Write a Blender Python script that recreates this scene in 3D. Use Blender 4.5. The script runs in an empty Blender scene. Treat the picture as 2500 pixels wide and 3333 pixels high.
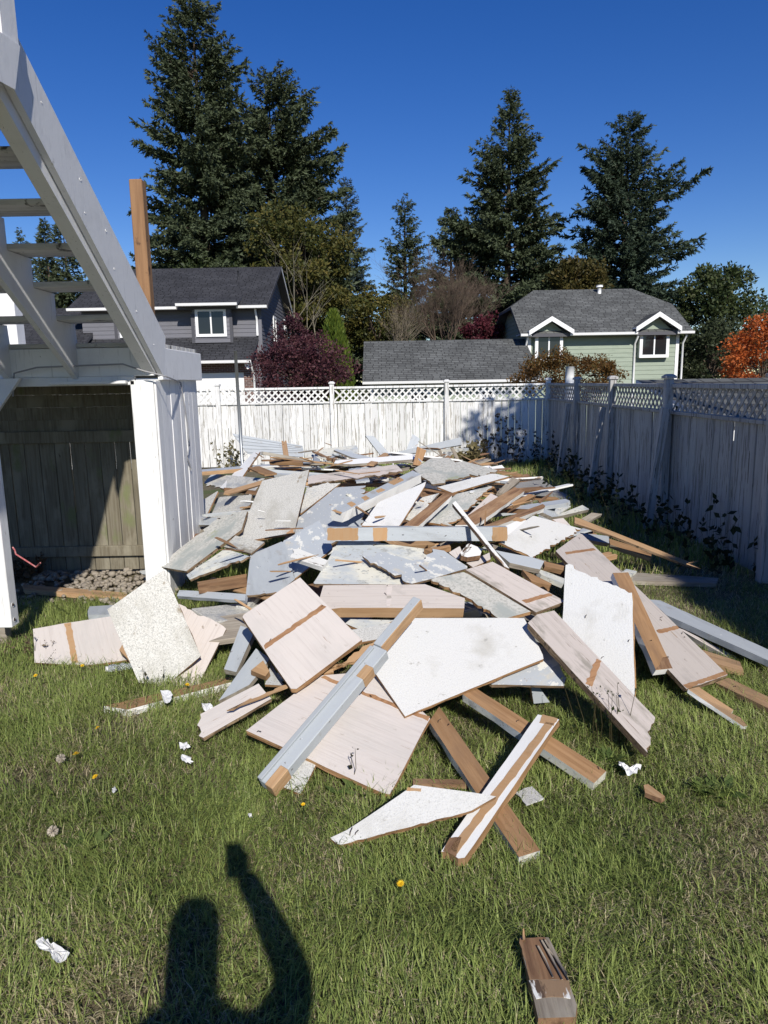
import bpy, math, random
import numpy as np
from mathutils import Vector, Matrix
random.seed(7); RNG = np.random.default_rng(11)
SC = bpy.context.scene; COL = SC.collection
# ------------------------------------------------------------------ camera
FPX = 2312.0
CAM = Vector((0, 0, 1.75))
CAMR = Matrix.Rotation(math.radians(90 - 10.33), 3, 'X') @ Matrix.Rotation(math.radians(-1.0), 3, 'Z')
cd = bpy.data.cameras.new('camera'); co = bpy.data.objects.new('camera', cd); COL.objects.link(co)
cd.sensor_fit = 'VERTICAL'; cd.sensor_height = 34.6; cd.lens = 34.6 * FPX / 3333.0
cd.clip_start = 0.01; cd.clip_end = 2000
co.matrix_world = Matrix.Translation(CAM) @ CAMR.to_4x4(); SC.camera = co
# ------------------------------------------------------------------ light
def ray(px, py):
    return (CAMR @ Vector(((px - 1250) / FPX, -(py - 1666.5) / FPX, -1))).normalized()
SUN = ray(770, 2765)                       # direction the light travels
el = math.asin(-SUN.z)
W = bpy.data.worlds.new('World'); SC.world = W; W.use_nodes = True
wn = W.node_tree; bg = wn.nodes['Background']
sky = wn.nodes.new('ShaderNodeTexSky'); sky.sky_type = 'NISHITA'; sky.sun_disc = False
sky.sun_elevation = el; sky.sun_rotation = math.atan2(-SUN.x, -SUN.y)
sky.altitude = 50; sky.air_density = 1.0; sky.dust_density = 0.0; sky.ozone_density = 4.0
hs = wn.nodes.new('ShaderNodeHueSaturation'); hs.inputs['Hue'].default_value = .519; hs.inputs['Saturation'].default_value = 1.32; hs.inputs['Value'].default_value = 1.42
wn.links.new(sky.outputs[0], hs.inputs['Color']); wn.links.new(hs.outputs[0], bg.inputs[0]); bg.inputs[1].default_value = 0.066
sl = bpy.data.lights.new('sun', 'SUN'); so = bpy.data.objects.new('sun', sl); COL.objects.link(so)
sl.energy = 4.8; sl.angle = math.radians(0.53); sl.color = (1.0, 0.95, 0.87)
so.rotation_euler = SUN.to_track_quat('-Z', 'Y').to_euler(); so.location = (3, -8, 12)
SC.view_settings.view_transform = 'Standard'; SC.view_settings.look = 'None'
SC.view_settings.exposure = 0.12; SC.view_settings.gamma = 1.0
SC.render.engine = 'CYCLES'
# ------------------------------------------------------------------ helpers
def at_y(px, py, Y):
    r = ray(px, py); return CAM + r * ((Y - CAM.y) / r.y)
def at_z(px, py, z=0.0):
    r = ray(px, py); return CAM + r * ((z - CAM.z) / r.z)
def tag(o, label=None, cat=None, group=None, kind=None):
    if label: o['label'] = label
    if cat: o['category'] = cat
    if group: o['group'] = group
    if kind: o['kind'] = kind
    return o
def link(o, parent=None):
    COL.objects.link(o)
    if parent is not None: o.parent = parent
    return o
def empty(name, loc=(0, 0, 0), rz=0, label=None, cat=None, group=None):
    o = bpy.data.objects.new(name, None); o.empty_display_size = .1
    o.location = loc; o.rotation_euler = (0, 0, rz); link(o)
    return tag(o, label, cat, group)
def mesh(name, V, Fc, mats, midx=None, smooth=False):
    me = bpy.data.meshes.new(name); me.from_pydata([tuple(v) for v in V], [], Fc)
    if not isinstance(mats, (list, tuple)): mats = [mats]
    for m in mats: me.materials.append(m)
    if midx is not None: me.polygons.foreach_set('material_index', midx)
    if smooth: me.polygons.foreach_set('use_smooth', [True] * len(me.polygons))
    me.update(); return me
def obj(name, me, parent=None, loc=(0, 0, 0), rot=(0, 0, 0)):
    o = bpy.data.objects.new(name, me); o.location = loc; o.rotation_euler = rot
    return link(o, parent)
BOXF = [(0, 3, 2, 1), (4, 5, 6, 7), (0, 1, 5, 4), (1, 2, 6, 5), (2, 3, 7, 6), (3, 0, 4, 7)]
def boxv(x0, x1, y0, y1, z0, z1):
    return [(x0, y0, z0), (x1, y0, z0), (x1, y1, z0), (x0, y1, z0), (x0, y0, z1), (x1, y0, z1), (x1, y1, z1), (x0, y1, z1)]
def bevbox(x0, x1, y0, y1, z0, z1, b=.004):
    """box with chamfered edges"""
    V = []; F = []; idx = {}
    cs = [(x0, x1), (y0, y1), (z0, z1)]
    for i in (0, 1):
        for j in (0, 1):
            for k in (0, 1):
                c = [cs[0][i], cs[1][j], cs[2][k]]
                for a in range(3):
                    p = list(c)
                    for q in range(3):
                        if q != a: p[q] += b * (1 if (i, j, k)[q] == 0 else -1)
                    idx[(i, j, k, a)] = len(V); V.append(tuple(p))
    for a in range(3):
        u, w = (a + 1) % 3, (a + 2) % 3
        for s in (0, 1):
            def key(du, dw, ax):
                t = [0, 0, 0]; t[a] = s; t[u] = du; t[w] = dw; return idx[(t[0], t[1], t[2], ax)]
            f = [key(0, 0, a), key(1, 0, a), key(1, 1, a), key(0, 1, a)]
            F.append(f if s else f[::-1])
    for a in range(3):                      # edge chamfers along axis a
        u, w = (a + 1) % 3, (a + 2) % 3
        for du in (0, 1):
            for dw in (0, 1):
                def key(sa, ax):
                    t = [0, 0, 0]; t[a] = sa; t[u] = du; t[w] = dw; return idx[(t[0], t[1], t[2], ax)]
                f = [key(0, u), key(1, u), key(1, w), key(0, w)]
                F.append(f if du == dw else f[::-1])
    for i in (0, 1):
        for j in (0, 1):
            for k in (0, 1):
                f = [idx[(i, j, k, 0)], idx[(i, j, k, 1)], idx[(i, j, k, 2)]]
                F.append(f if (i + j + k) % 2 else f[::-1])
    return V, F
def box(name, x0, x1, y0, y1, z0, z1, mat, parent=None, b=0):
    """mesh with its own centre as origin; coordinates in the parent's frame"""
    cx, cy, cz = (x0 + x1) / 2, (y0 + y1) / 2, (z0 + z1) / 2
    a = (x0 - cx, x1 - cx, y0 - cy, y1 - cy, z0 - cz, z1 - cz)
    if b: V, F = bevbox(*a, b=b)
    else: V, F = boxv(*a), BOXF
    return obj(name, mesh(name, V, F, mat), parent, (cx, cy, cz))
def prism(name, poly, axis, a0, a1, mat, parent=None):
    """polygon in the two other axes, extruded along axis from a0 to a1"""
    n = len(poly); V = []
    for a in (a0, a1):
        for (u, v) in poly:
            V.append({'x': (a, u, v), 'y': (u, a, v), 'z': (u, v, a)}[axis])
    F = [list(range(n))[::-1], list(range(n, 2 * n))] + [(i, (i + 1) % n, (i + 1) % n + n, i + n) for i in range(n)]
    return obj(name, mesh(name, V, F, mat), parent)
def tubemesh(name, pts, rad, mat, sides=6, cap=True, smooth=True):
    V = []; F = []; n = len(pts); pts = [Vector(p) for p in pts]
    if not isinstance(rad, (list, tuple)): rad = [rad] * n
    for i, p in enumerate(pts):
        d = (pts[min(i + 1, n - 1)] - pts[max(i - 1, 0)]).normalized()
        a = d.cross(Vector((0, 0, 1)))
        if a.length < .05: a = d.cross(Vector((0, 1, 0)))
        a.normalize(); b = d.cross(a)
        for k in range(sides):
            t = 2 * math.pi * k / sides
            V.append(p + (a * math.cos(t) + b * math.sin(t)) * rad[i])
    for i in range(n - 1):
        for k in range(sides):
            k2 = (k + 1) % sides
            F.append((i * sides + k, i * sides + k2, (i + 1) * sides + k2, (i + 1) * sides + k))
    if cap: F += [list(range(sides)), [(n - 1) * sides + k for k in range(sides)][::-1]]
    return mesh(name, V, F, mat, smooth=smooth)
def tube(name, pts, rad, mat, parent=None, sides=6):
    return obj(name, tubemesh(name, pts, rad, mat, sides), parent)
def npmesh(name, V, Q, mat, col=None):
    """V (n,3), Q (m,3|4) -> mesh quickly; col (n,3) point colours"""
    V = np.asarray(V, np.float32); Q = np.asarray(Q, np.int32); k = Q.shape[1]
    me = bpy.data.meshes.new(name); me.vertices.add(len(V)); me.vertices.foreach_set('co', V.ravel())
    me.loops.add(Q.size); me.loops.foreach_set('vertex_index', Q.ravel())
    me.polygons.add(len(Q)); me.polygons.foreach_set('loop_start', np.arange(0, Q.size, k, dtype=np.int32))
    me.polygons.foreach_set('loop_total', np.full(len(Q), k, np.int32))
    if col is not None:
        at = me.color_attributes.new('Col', 'FLOAT_COLOR', 'POINT')
        c = np.ones((len(V), 4), np.float32); c[:, :3] = col; at.data.foreach_set('color', c.ravel())
    me.materials.append(mat); me.update(calc_edges=True); return me
# ------------------------------------------------------------------ materials
def nd(nt, typ, props=None, **inp):
    n = nt.nodes.new(typ)
    for k, v in (props or {}).items(): setattr(n, k, v)
    for k, v in inp.items():
        s = n.inputs[int(k[1:])] if k[0] == '_' and k[1:].isdigit() else n.inputs[k.replace('_', ' ')]
        if isinstance(v, bpy.types.NodeSocket): nt.links.new(v, s)
        else: s.default_value = v
    return n
def c4(c): return (c[0], c[1], c[2], 1)
MATS = {}
def layered(name, base, layers=(), rough=.8, bump=.0, bscale=(40, 40, 40), spec=.3, metal=0, bdist=.004, var=.12):
    """base colour with noise layers ((sx,sy,sz), detail, lo, hi, colour) in object space, offset per object"""
    m = bpy.data.materials.new(name); m.use_nodes = True; nt = m.node_tree; bs = nt.nodes['Principled BSDF']
    tc = nd(nt, 'ShaderNodeTexCoord'); oi = nd(nt, 'ShaderNodeObjectInfo')
    off = nd(nt, 'ShaderNodeVectorMath', {'operation': 'SCALE'}, _0=(37.1, 21.7, 53.3)); nt.links.new(oi.outputs['Random'], off.inputs['Scale'])
    co_ = nd(nt, 'ShaderNodeVectorMath', {'operation': 'ADD'}, _0=tc.outputs['Object'], _1=off.outputs[0]).outputs[0]
    col = None
    for (sc, det, lo, hi, c) in layers:
        mp = nd(nt, 'ShaderNodeMapping', _0=co_); mp.inputs['Scale'].default_value = sc
        nz = nd(nt, 'ShaderNodeTexNoise', _0=mp.outputs[0], Scale=1.0, Detail=det, Roughness=.62)
        mr = nd(nt, 'ShaderNodeMapRange', _0=nz.outputs[0], _1=lo, _2=hi)
        mx = nd(nt, 'ShaderNodeMix', {'data_type': 'RGBA'}, _0=mr.outputs[0])
        mx.inputs[7].default_value = c4(c)
        if col is None: mx.inputs[6].default_value = c4(base)
        else: nt.links.new(col, mx.inputs[6])
        col = mx.outputs[2]
    if var:                                   # every piece a little lighter or darker than the next
        rv = nd(nt, 'ShaderNodeMapRange', _0=oi.outputs['Random'], _1=0.0, _2=1.0, _3=1 - var * 1.3, _4=1 + var * .55)
        hv = nd(nt, 'ShaderNodeHueSaturation', Value=rv.outputs[0])
        if col is None: hv.inputs['Color'].default_value = c4(base)
        else: nt.links.new(col, hv.inputs['Color'])
        col = hv.outputs[0]
    if col is None: bs.inputs['Base Color'].default_value = c4(base)
    else: nt.links.new(col, bs.inputs['Base Color'])
    bs.inputs['Roughness'].default_value = rough; bs.inputs['Metallic'].default_value = metal
    bs.inputs['Specular IOR Level'].default_value = spec
    if bump:
        mp = nd(nt, 'ShaderNodeMapping', _0=co_); mp.inputs['Scale'].default_value = bscale
        nz = nd(nt, 'ShaderNodeTexNoise', _0=mp.outputs[0], Scale=1.0, Detail=6, Roughness=.6)
        bp = nd(nt, 'ShaderNodeBump', Strength=bump, Distance=bdist); nt.links.new(nz.outputs[0], bp.inputs['Height'])
        nt.links.new(bp.outputs[0], bs.inputs['Normal'])
    MATS[name] = m; return m
def leafmat(name, trans=.35, rough=.55):
    m = bpy.data.materials.new(name); m.use_nodes = True; nt = m.node_tree; bs = nt.nodes['Principled BSDF']
    at = nd(nt, 'ShaderNodeAttribute', {'attribute_name': 'Col'})
    nt.links.new(at.outputs[0], bs.inputs['Base Color']); bs.inputs['Roughness'].default_value = rough
    bs.inputs['Specular IOR Level'].default_value = .25
    tr = nd(nt, 'ShaderNodeBsdfTranslucent', Color=at.outputs[0])
    mx = nd(nt, 'ShaderNodeMixShader', _0=trans); out = nt.nodes['Material Output']
    nt.links.new(bs.outputs[0], mx.inputs[1]); nt.links.new(tr.outputs[0], mx.inputs[2]); nt.links.new(mx.outputs[0], out.inputs[0])
    MATS[name] = m; return m
L = layered
WHITE = (.80, .80, .78)
m_speck = L('speckled_white', (.66, .66, .635), [((150, 150, 150), 5, .46, .70, (.40, .40, .385)), ((3, 3, 3), 6, .46, .74, (.50, .49, .455)), ((260, 260, 260), 3, .58, .68, (.24, .24, .235)), ((7, 7, 7), 7, .68, .74, (.42, .41, .38))], .9, .5, (70, 70, 70), bdist=.003)
m_spdirty = L('weathered_white', (.62, .61, .56), [((60, 60, 60), 5, .48, .66, (.38, .37, .34)), ((4, 7, 4), 6, .5, .6, (.40, .41, .41)), ((2.2, 5, 3), 5, .6, .68, (.27, .24, .19)), ((130, 130, 130), 3, .6, .68, (.20, .19, .17))], .95, .6, (60, 60, 60))
m_mossy = L('mossy_grey_white', (.50, .49, .45), [((50, 50, 50), 5, .45, .66, (.32, .32, .29)), ((3, 5, 3), 5, .5, .62, (.33, .35, .33)), ((2.5, 2.5, 2.5), 4, .62, .72, (.27, .30, .14))], .95, .6, (55, 55, 55))
m_pink = L('beige_pink_paint', (.60, .55, .512), [((3, 70, 40), 4, .5, .72, (.52, .47, .435)), ((1.5, 3, 2), 6, .5, .75, (.50, .47, .44)), ((9, 14, 9), 6, .66, .74, (.40, .36, .32)), ((6, 120, 60), 3, .68, .72, (.36, .27, .21))], .75, .45, (5, 90, 60), bdist=.003)
m_pinkdirty = L('stained_beige_paint', (.58, .52, .48), [((3, 60, 40), 4, .5, .7, (.48, .43, .39)), ((3, 9, 3), 5, .53, .64, (.34, .31, .27)), ((5, 110, 60), 3, .64, .7, (.22, .17, .13))], .85, .45, (5, 80, 60))
m_gray = L('blue_grey_paint', (.40, .43, .455), [((2, 9, 6), 7, .56, .74, (.30, .315, .325)), ((5, 5, 5), 7, .62, .72, (.31, .29, .26)), ((3, 12, 6), 4, .5, .75, (.45, .48, .50)), ((7, 14, 10), 7, .69, .70, (.70, .70, .68)), ((40, 40, 40), 4, .68, .7, (.16, .15, .14))], .65, .2, (20, 60, 40))
m_graypeel = L('peeling_grey_paint', (.40, .43, .46), [((3, 10, 6), 4, .5, .75, (.42, .45, .47)), ((8, 13, 12), 9, .572, .586, (.64, .64, .60)), ((2.2, 3.5, 6), 9, .60, .66, (.50, .47, .40)), ((30, 44, 30), 6, .64, .65, (.62, .62, .6)), ((10, 30, 20), 6, .67, .69, (.30, .22, .15))], .75, .45, (14, 30, 20))
m_graydirty = L('dirty_grey_paint', (.40, .43, .45), [((2, 4, 4), 5, .44, .56, (.58, .57, .50)), ((14, 22, 14), 6, .56, .64, (.33, .34, .33)), ((40, 50, 40), 4, .62, .68, (.22, .2, .17))], .85, .45, (25, 40, 40))
m_white = L('white_paint', (.78, .78, .76), [((2, 5, 3), 4, .5, .8, (.68, .68, .66)), ((4, 16, 10), 7, .665, .68, (.33, .25, .18))], .6, .25, (10, 30, 20))
m_wrot = L('flaking_white_paint', (.76, .76, .73), [((3, 14, 9), 7, .52, .55, (.27, .18, .11)), ((6, 22, 15), 6, .6, .64, (.10, .065, .045))], .8, .6, (12, 40, 25))
m_wood = L('raw_fir', (.36, .215, .11), [((3, 55, 45), 5, .42, .68, (.25, .14, .065)), ((1.5, 6, 5), 5, .48, .66, (.24, .145, .08)), ((9, 9, 9), 3, .70, .75, (.16, .08, .04))], .8, .3, (4, 80, 60))
m_woodl = L('fresh_fir', (.47, .305, .17), [((3, 55, 45), 5, .42, .68, (.37, .22, .11)), ((2, 7, 6), 5, .55, .68, (.29, .19, .11)), ((9, 9, 9), 3, .69, .75, (.25, .12, .05))], .8, .3, (4, 80, 60))
m_woodd = L('dark_stained_fir', (.25, .145, .08), [((3, 50, 45), 5, .42, .66, (.13, .07, .04)), ((2, 8, 6), 5, .5, .64, (.33, .21, .12)), ((9, 9, 9), 4, .66, .72, (.06, .035, .025))], .85, .4, (4, 70, 60))
m_woodgray = L('weathered_grey_wood', (.33, .29, .235), [((3, 55, 45), 5, .42, .66, (.20, .17, .135)), ((2, 6, 5), 4, .5, .7, (.40, .37, .31))], .9, .4, (4, 80, 60))
m_ply = L('plywood_edge', (.40, .235, .115), [((3, 3, 330), 3, .45, .55, (.22, .115, .05)), ((9, 9, 60), 5, .5, .7, (.52, .33, .17)), ((25, 25, 25), 4, .62, .7, (.09, .05, .03))], .9, .6, (40, 40, 300))
m_plyd = L('rotten_plywood_edge', (.25, .175, .11), [((4, 4, 330), 3, .45, .55, (.13, .085, .05)), ((9, 9, 40), 5, .5, .7, (.36, .26, .16)), ((20, 20, 20), 4, .55, .65, (.06, .045, .03))], .95, .8, (40, 40, 260))
m_strip = L('bare_wood_strip', (.36, .20, .105), [((60, 5, 20), 4, .45, .7, (.24, .125, .06)), ((5, 5, 5), 3, .5, .7, (.43, .26, .14))], .85, .3, (60, 6, 40))
m_stripl = L('bare_fir_strip', (.43, .275, .15), [((60, 5, 20), 4, .45, .7, (.43, .25, .12)), ((6, 6, 6), 3, .6, .7, (.32, .2, .1))], .85, .3, (60, 6, 40))
m_nail = L('rusty_nail', (.10, .07, .055), [], .6, 0, metal=.6)
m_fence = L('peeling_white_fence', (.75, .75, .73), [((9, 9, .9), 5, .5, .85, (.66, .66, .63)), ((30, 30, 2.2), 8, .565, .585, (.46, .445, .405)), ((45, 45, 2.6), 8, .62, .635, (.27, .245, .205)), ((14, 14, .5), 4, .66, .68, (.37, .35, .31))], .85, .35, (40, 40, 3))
m_fence_shade = L('shade_toned_weathered_fence', (.43, .42, .405), [((9, 9, .9), 5, .45, .8, (.31, .30, .295)), ((34, 34, 2.2), 8, .555, .575, (.24, .23, .215)), ((50, 50, 2.4), 8, .61, .625, (.10, .092, .082))], .85, .35, (40, 40, 3))  # same white fence paint with shade darkened into its colour, plus peel streaks
m_stairw = L('white_stair_paint', (.80, .80, .79), [((6, 6, 6), 5, .5, .8, (.71, .71, .70)), ((9, 9, 5), 8, .69, .70, (.55, .54, .51)), ((14, 14, 9), 8, .715, .725, (.25, .22, .18)), ((50, 50, 3), 5, .62, .70, (.55, .55, .54))], .6, .35, (25, 25, 12), bdist=.005, var=.06)
m_undertread = L('dirty_tread', (.58, .57, .54), [((3, 20, 20), 5, .45, .7, (.40, .39, .36)), ((8, 8, 8), 5, .6, .66, (.09, .085, .075))], .85, .3)
m_oldboard = L('weathered_cedar', (.20, .178, .13), [((60, 60, 2.5), 5, .42, .66, (.13, .11, .075)), ((5, 5, 2), 5, .5, .66, (.26, .235, .175)), ((4, 4, 2), 4, .6, .7, (.16, .17, .085)), ((16, 16, 9), 4, .70, .74, (.09, .07, .05))], .9, .4, (60, 60, 4))
m_post = L('brown_treated_post', (.30, .17, .085), [((30, 30, 2), 5, .42, .7, (.20, .11, .055)), ((7, 7, 5), 4, .64, .7, (.09, .05, .03))], .8, .3, (60, 60, 4))
m_metal = L('galvanised_steel', (.42, .44, .45), [((20, 20, 4), 4, .5, .7, (.33, .35, .36))], .45, metal=.7)
m_cable = L('grey_cable', (.32, .32, .33), rough=.6)
m_red = L('faded_red_rod', (.42, .11, .11), [((60, 60, 60), 4, .5, .7, (.52, .30, .29))], .6)
m_soil = L('soil', (.15, .125, .075), [((9, 9, 9), 6, .45, .65, (.075, .06, .036)), ((1.2, 1.2, 1.2), 4, .5, .62, (.085, .105, .035)), ((30, 30, 30), 4, .6, .7, (.19, .165, .10))], .95, .8, (40, 40, 40), bdist=.02)
m_pebble = L('river_pebble', (.34, .295, .235), [((9, 9, 9), 4, .45, .65, (.24, .205, .165)), ((60, 60, 60), 3, .55, .7, (.42, .38, .32))], .9, .2)
m_conc = L('concrete', (.33, .32, .30), [((6, 6, 6), 6, .45, .65, (.25, .245, .225)), ((60, 60, 60), 4, .55, .7, (.2, .19, .18))], .9, .3)
m_bark = L('bark', (.12, .09, .065), [((14, 14, 3), 5, .45, .65, (.06, .045, .033))], .95, .6, (20, 20, 5))
m_palebark = L('pale_bark', (.25, .225, .165), [((10, 10, 6), 5, .5, .66, (.2, .18, .13))], .9, .4, (20, 20, 10))
m_twig = L('brown_twig', (.15, .11, .08), [((2, 2, 2), 3, .45, .65, (.09, .065, .05))], .9)
m_palebrush = L('pale_twig', (.30, .25, .18), [((2, 2, 2), 3, .45, .65, (.2, .16, .11))], .9)
m_leaf = leafmat('foliage'); m_needle = leafmat('needles', .12, .6); m_grass = leafmat('grass_blades', .3, .5)
m_paper = L('torn_paper', (.78, .78, .77), [((20, 20, 20), 4, .55, .7, (.62, .62, .6))], .9, .4, (30, 30, 30))

m_speck2 = L('speckled_white_dirty', (.62, .61, .57), [((110, 110, 110), 5, .46, .68, (.36, .355, .33)), ((2, 4, 3), 7, .48, .66, (.42, .405, .36)), ((210, 210, 210), 3, .56, .66, (.20, .20, .19)), ((6, 9, 7), 8, .64, .70, (.30, .26, .20))], .95, .7, (60, 60, 60))
m_speck3 = L('speckled_white_bright', (.71, .71, .69), [((190, 190, 190), 5, .50, .72, (.50, .50, .485)), ((4, 4, 4), 7, .55, .75, (.55, .54, .50)), ((16, 16, 16), 6, .66, .72, (.40, .39, .36))], .9, .6, (90, 90, 90))
m_pink2 = L('beige_paint_scuffed', (.585, .53, .485), [((2.5, 95, 50), 5, .5, .7, (.49, .435, .395)), ((4, 5, 4), 8, .56, .68, (.47, .43, .395)), ((22, 30, 22), 7, .66, .70, (.33, .28, .235)), ((3, 26, 8), 6, .68, .71, (.36, .25, .16))], .8, .6, (4, 110, 70))
VARIANT = {m_speck: [m_speck, m_speck2, m_speck3], m_pink: [m_pink, m_pink2]}
# ------------------------------------------------------------------ ground
def smooth01(t): t = max(0, min(1, t)); return t * t * (3 - 2 * t)
def ground_z(x, y):
    d = -1.25 * smooth01((y - 18) / 8) * smooth01((x + 4) / 6)
    return d
xs = [-400, -120, -60, -30, -20, -14, -10, -7, -5, -4, -3, -2, -1, 0, 1, 2, 3, 4, 5, 7, 10, 15, 22, 32, 60, 120, 400]
ys = [-60, -20, -8, -4, -2, -1, 0, 1, 2, 3, 4, 5, 6, 7, 8, 10, 12, 14, 16, 18, 19, 20, 21, 22, 23, 24, 25, 26, 28, 32, 45, 80, 200, 900]
V = [(x, y, ground_z(x, y)) for y in ys for x in xs]; nx = len(xs)
Fq = [(j * nx + i, j * nx + i + 1, (j + 1) * nx + i + 1, (j + 1) * nx + i) for j in range(len(ys) - 1) for i in range(nx - 1)]
tag(obj('ground', mesh('ground', V, Fq, m_soil)), kind='structure')
# concrete slab in the shade by the back fence corner
s_ = box('patio_slab', 1.6, 2.75, 10.2, 12.6, -.05, .05, m_conc, b=.01); tag(s_, kind='structure')

# ------------------------------------------------------------------ white fences
FT = 1.68
def fence(root, length, posts, boards_mat, n_off, braces=(), cap_big=False, x0=0.0, lat=True, seed=1):
    """local frame: x along, -y towards the yard, z up"""
    rn = random.Random(seed)
    bw, gap = .139, .004
    bm_ = [mesh('board', *bevbox(-w / 2, w / 2, -.009, .009, 0, h, .003), boards_mat) for w, h in ((bw, 1.325), (bw - .006, 1.318), (bw + .002, 1.33))]
    x = x0 + bw / 2; k = 0
    while x < length:
        o = obj('board', rn.choice(bm_), root, (x, rn.uniform(-.006, .006), .02), (rn.uniform(-.006, .006), 0, rn.uniform(-.02, .02)))
        x += bw + gap + rn.uniform(0, .004)
    box('rail', x0, length, -.045, .03, 1.335, 1.375, boards_mat, root, .004)
    box('rail', x0, length, -.045, .045, FT - .045, FT, boards_mat, root, .004)
    box('rail', x0, length, .012, .05, .3, .39, boards_mat, root)
    z0, z1 = 1.375, FT - .045
    hz = z1 - z0; ln = hz * math.sqrt(2); w = .034
    lm = {}
    for s in (1, -1):
        c = math.cos(math.pi / 4) * w / 2 * 1.4
        # parallelogram lath running at 45 degrees, ends flush with the rails
        p = [(-hz / 2 * s - w * .7, -hz / 2), (-hz / 2 * s + w * .7, -hz / 2), (hz / 2 * s + w * .7, hz / 2), (hz / 2 * s - w * .7, hz / 2)]
        if s < 0: pass
        yy = -.012 if s > 0 else -.003
        Vv = [(a, yy, b) for a, b in p] + [(a, yy + .007, b) for a, b in p]
        Ff = [(0, 1, 2, 3), (7, 6, 5, 4), (0, 4, 5, 1), (1, 5, 6, 2), (2, 6, 7, 3), (3, 7, 4, 0)]
        lm[s] = mesh('lath', Vv, Ff, boards_mat)
    px = sorted(posts)
    edges = [x0] + px + [length]
    for a, b in zip(edges[:-1], edges[1:]):
        if b - a < .4: continue
        n = int((b - a - hz) / .138)
        for i in range(n + 1):
            xc = a + hz / 2 + .03 + i * (b - a - hz - .06) / max(n, 1)
            for s in (1, -1): obj('lath', lm[s], root, (xc, 0, (z0 + z1) / 2))
    pm = mesh('post', *bevbox(-.045, .045, -.045, .045, 0, FT + .06, .006), boards_mat)
    cpv = [(-.065, -.065, 0), (.065, -.065, 0), (.065, .065, 0), (-.065, .065, 0), (-.065, -.065, .025), (.065, -.065, .025), (.065, .065, .025), (-.065, .065, .025), (-.03, -.03, .05), (.03, -.03, .05), (.03, .03, .05), (-.03, .03, .05)]
    cpf = [(3, 2, 1, 0), (0, 1, 5, 4), (1, 2, 6, 5), (2, 3, 7, 6), (3, 0, 4, 7), (4, 5, 9, 8), (5, 6, 10, 9), (6, 7, 11, 10), (7, 4, 8, 11), (8, 9, 10, 11)]
    cm = mesh('post_cap', cpv, cpf, boards_mat)
    for x in px:
        p = obj('post', pm, root, (x, -.058, 0), (rn.uniform(-.01, .01), 0, 0))
        obj('post_cap', cm, p, (0, 0, FT + .061))
    for (x, lean, h) in braces:
        V_, F_ = bevbox(-.045, .045, -.045, .045, 0, h, .006)
        obj('brace_post', mesh('brace_post', V_, F_, boards_mat), root, (x, -.16 - math.sin(lean) * h * .0 - .12, 0), (-lean, 0, 0))
XR, YB = 3.52, 15.2
bf = empty('back_fence', (-7.2, YB, 0), 0, 'sunlit white board fence with lattice top and peeling paint, behind the debris', 'fence')
fence(bf, 7.2 + XR - .02, [7.2 - 3.45 - 2.4, 7.2 - 3.45, 7.2 - 1.05, 7.2 + 1.36, 7.2 + XR - .03], m_fence, 0, seed=3)
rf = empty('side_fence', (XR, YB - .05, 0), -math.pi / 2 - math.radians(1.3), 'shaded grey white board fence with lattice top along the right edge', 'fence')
fence(rf, 16.5, [2.55, 4.62, 6.85, 9.25, 11.65, 14.05], m_fence_shade, 0, braces=[(2.35, .10, 1.33), (4.5, .10, 1.34), (7.0, .10, 1.42)], seed=5)
# white post top showing behind the fence corner
p = at_y(1854, 1240, 15.6)
t = tube('pipe_post', [(p.x, 15.6, ground_z(p.x, 15.6)), (p.x, 15.6, 1.75), (p.x, 15.6, 2.02)], .095, m_white, sides=16)
tag(t, 'white upright round pipe poking up behind the fence corner', 'pipe')
# galvanised pole in front of the back fence
p0 = at_z(786, 1470, 0.0); Yp = 12.2
a = at_y(766, 1142, Yp); b = at_y(790, 1520, Yp); b.z = 0
t = tube('metal_pole', [b, (a + b) / 2, a], .028, m_metal, sides=10); tag(t, 'thin bare galvanised pole standing before the left of the white fence', 'pole')

# ------------------------------------------------------------------ stair landing (left)
LY0, LY1, LX0, LX1 = 5.70, 7.0, -4.2, -1.80
ld = empty('stair_landing', (-1.8, 5.7, 0), 0, 'white painted stair landing with boarded side wall beside the debris pile', 'landing')
def lp(name, x0, x1, y0, y1, z0, z1, mat, b=.004, par=ld): return box(name, x0 + 1.8, x1 + 1.8, y0 - 5.7, y1 - 5.7, z0, z1, mat, par, b)
lp('corner_post', -1.985, -1.805, 5.70, 5.84, 0, 1.80, m_stairw)
lp('trim_board', -1.803, -1.785, 5.71, 5.83, 0, 1.795, m_stairw)
yb = 5.835
while yb < 6.98:
    w = random.choice([.135, .14, .15]); w = min(w, 7.0 - yb)
    pr = random.uniform(0, .008)
    lp('wall_board', -1.815, -1.795 + pr, yb, yb + w - .006, random.uniform(0, .02), 1.80, m_stairw, .003); yb += w
lp('back_post', -1.97, -1.86, 6.9, 7.0, 0, 1.80, m_stairw)
lp('rim_board', -1.795, -1.752, 5.80, 7.06, 1.80, 2.055, m_stairw, .005)
lp('front_beam', LX0, -1.80, 5.72, 5.76, 1.835, 2.055, m_stairw, .004)
lp('front_beam', LX0, -1.95, 5.70, 5.75, 1.765, 1.834, m_stairw, .004)
lp('ledger_strip', -2.6, -2.0, 5.64, 5.70, 1.775, 1.80, m_stairw, .004)
lp('rear_beam', LX0, -1.80, 6.95, 6.99, 1.83, 2.055, m_stairw)
lp('joist', -2.9, -2.86, 5.76, 6.94, 1.86, 2.05, m_oldboard); lp('joist', -2.35, -2.31, 5.76, 6.94, 1.86, 2.05, m_oldboard)
yd = 5.72
while yd < 7.05:
    lp('deck_board', LX0, -1.80, yd, yd + .135, 2.06, 2.095, m_undertread, .003); yd += .14
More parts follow.
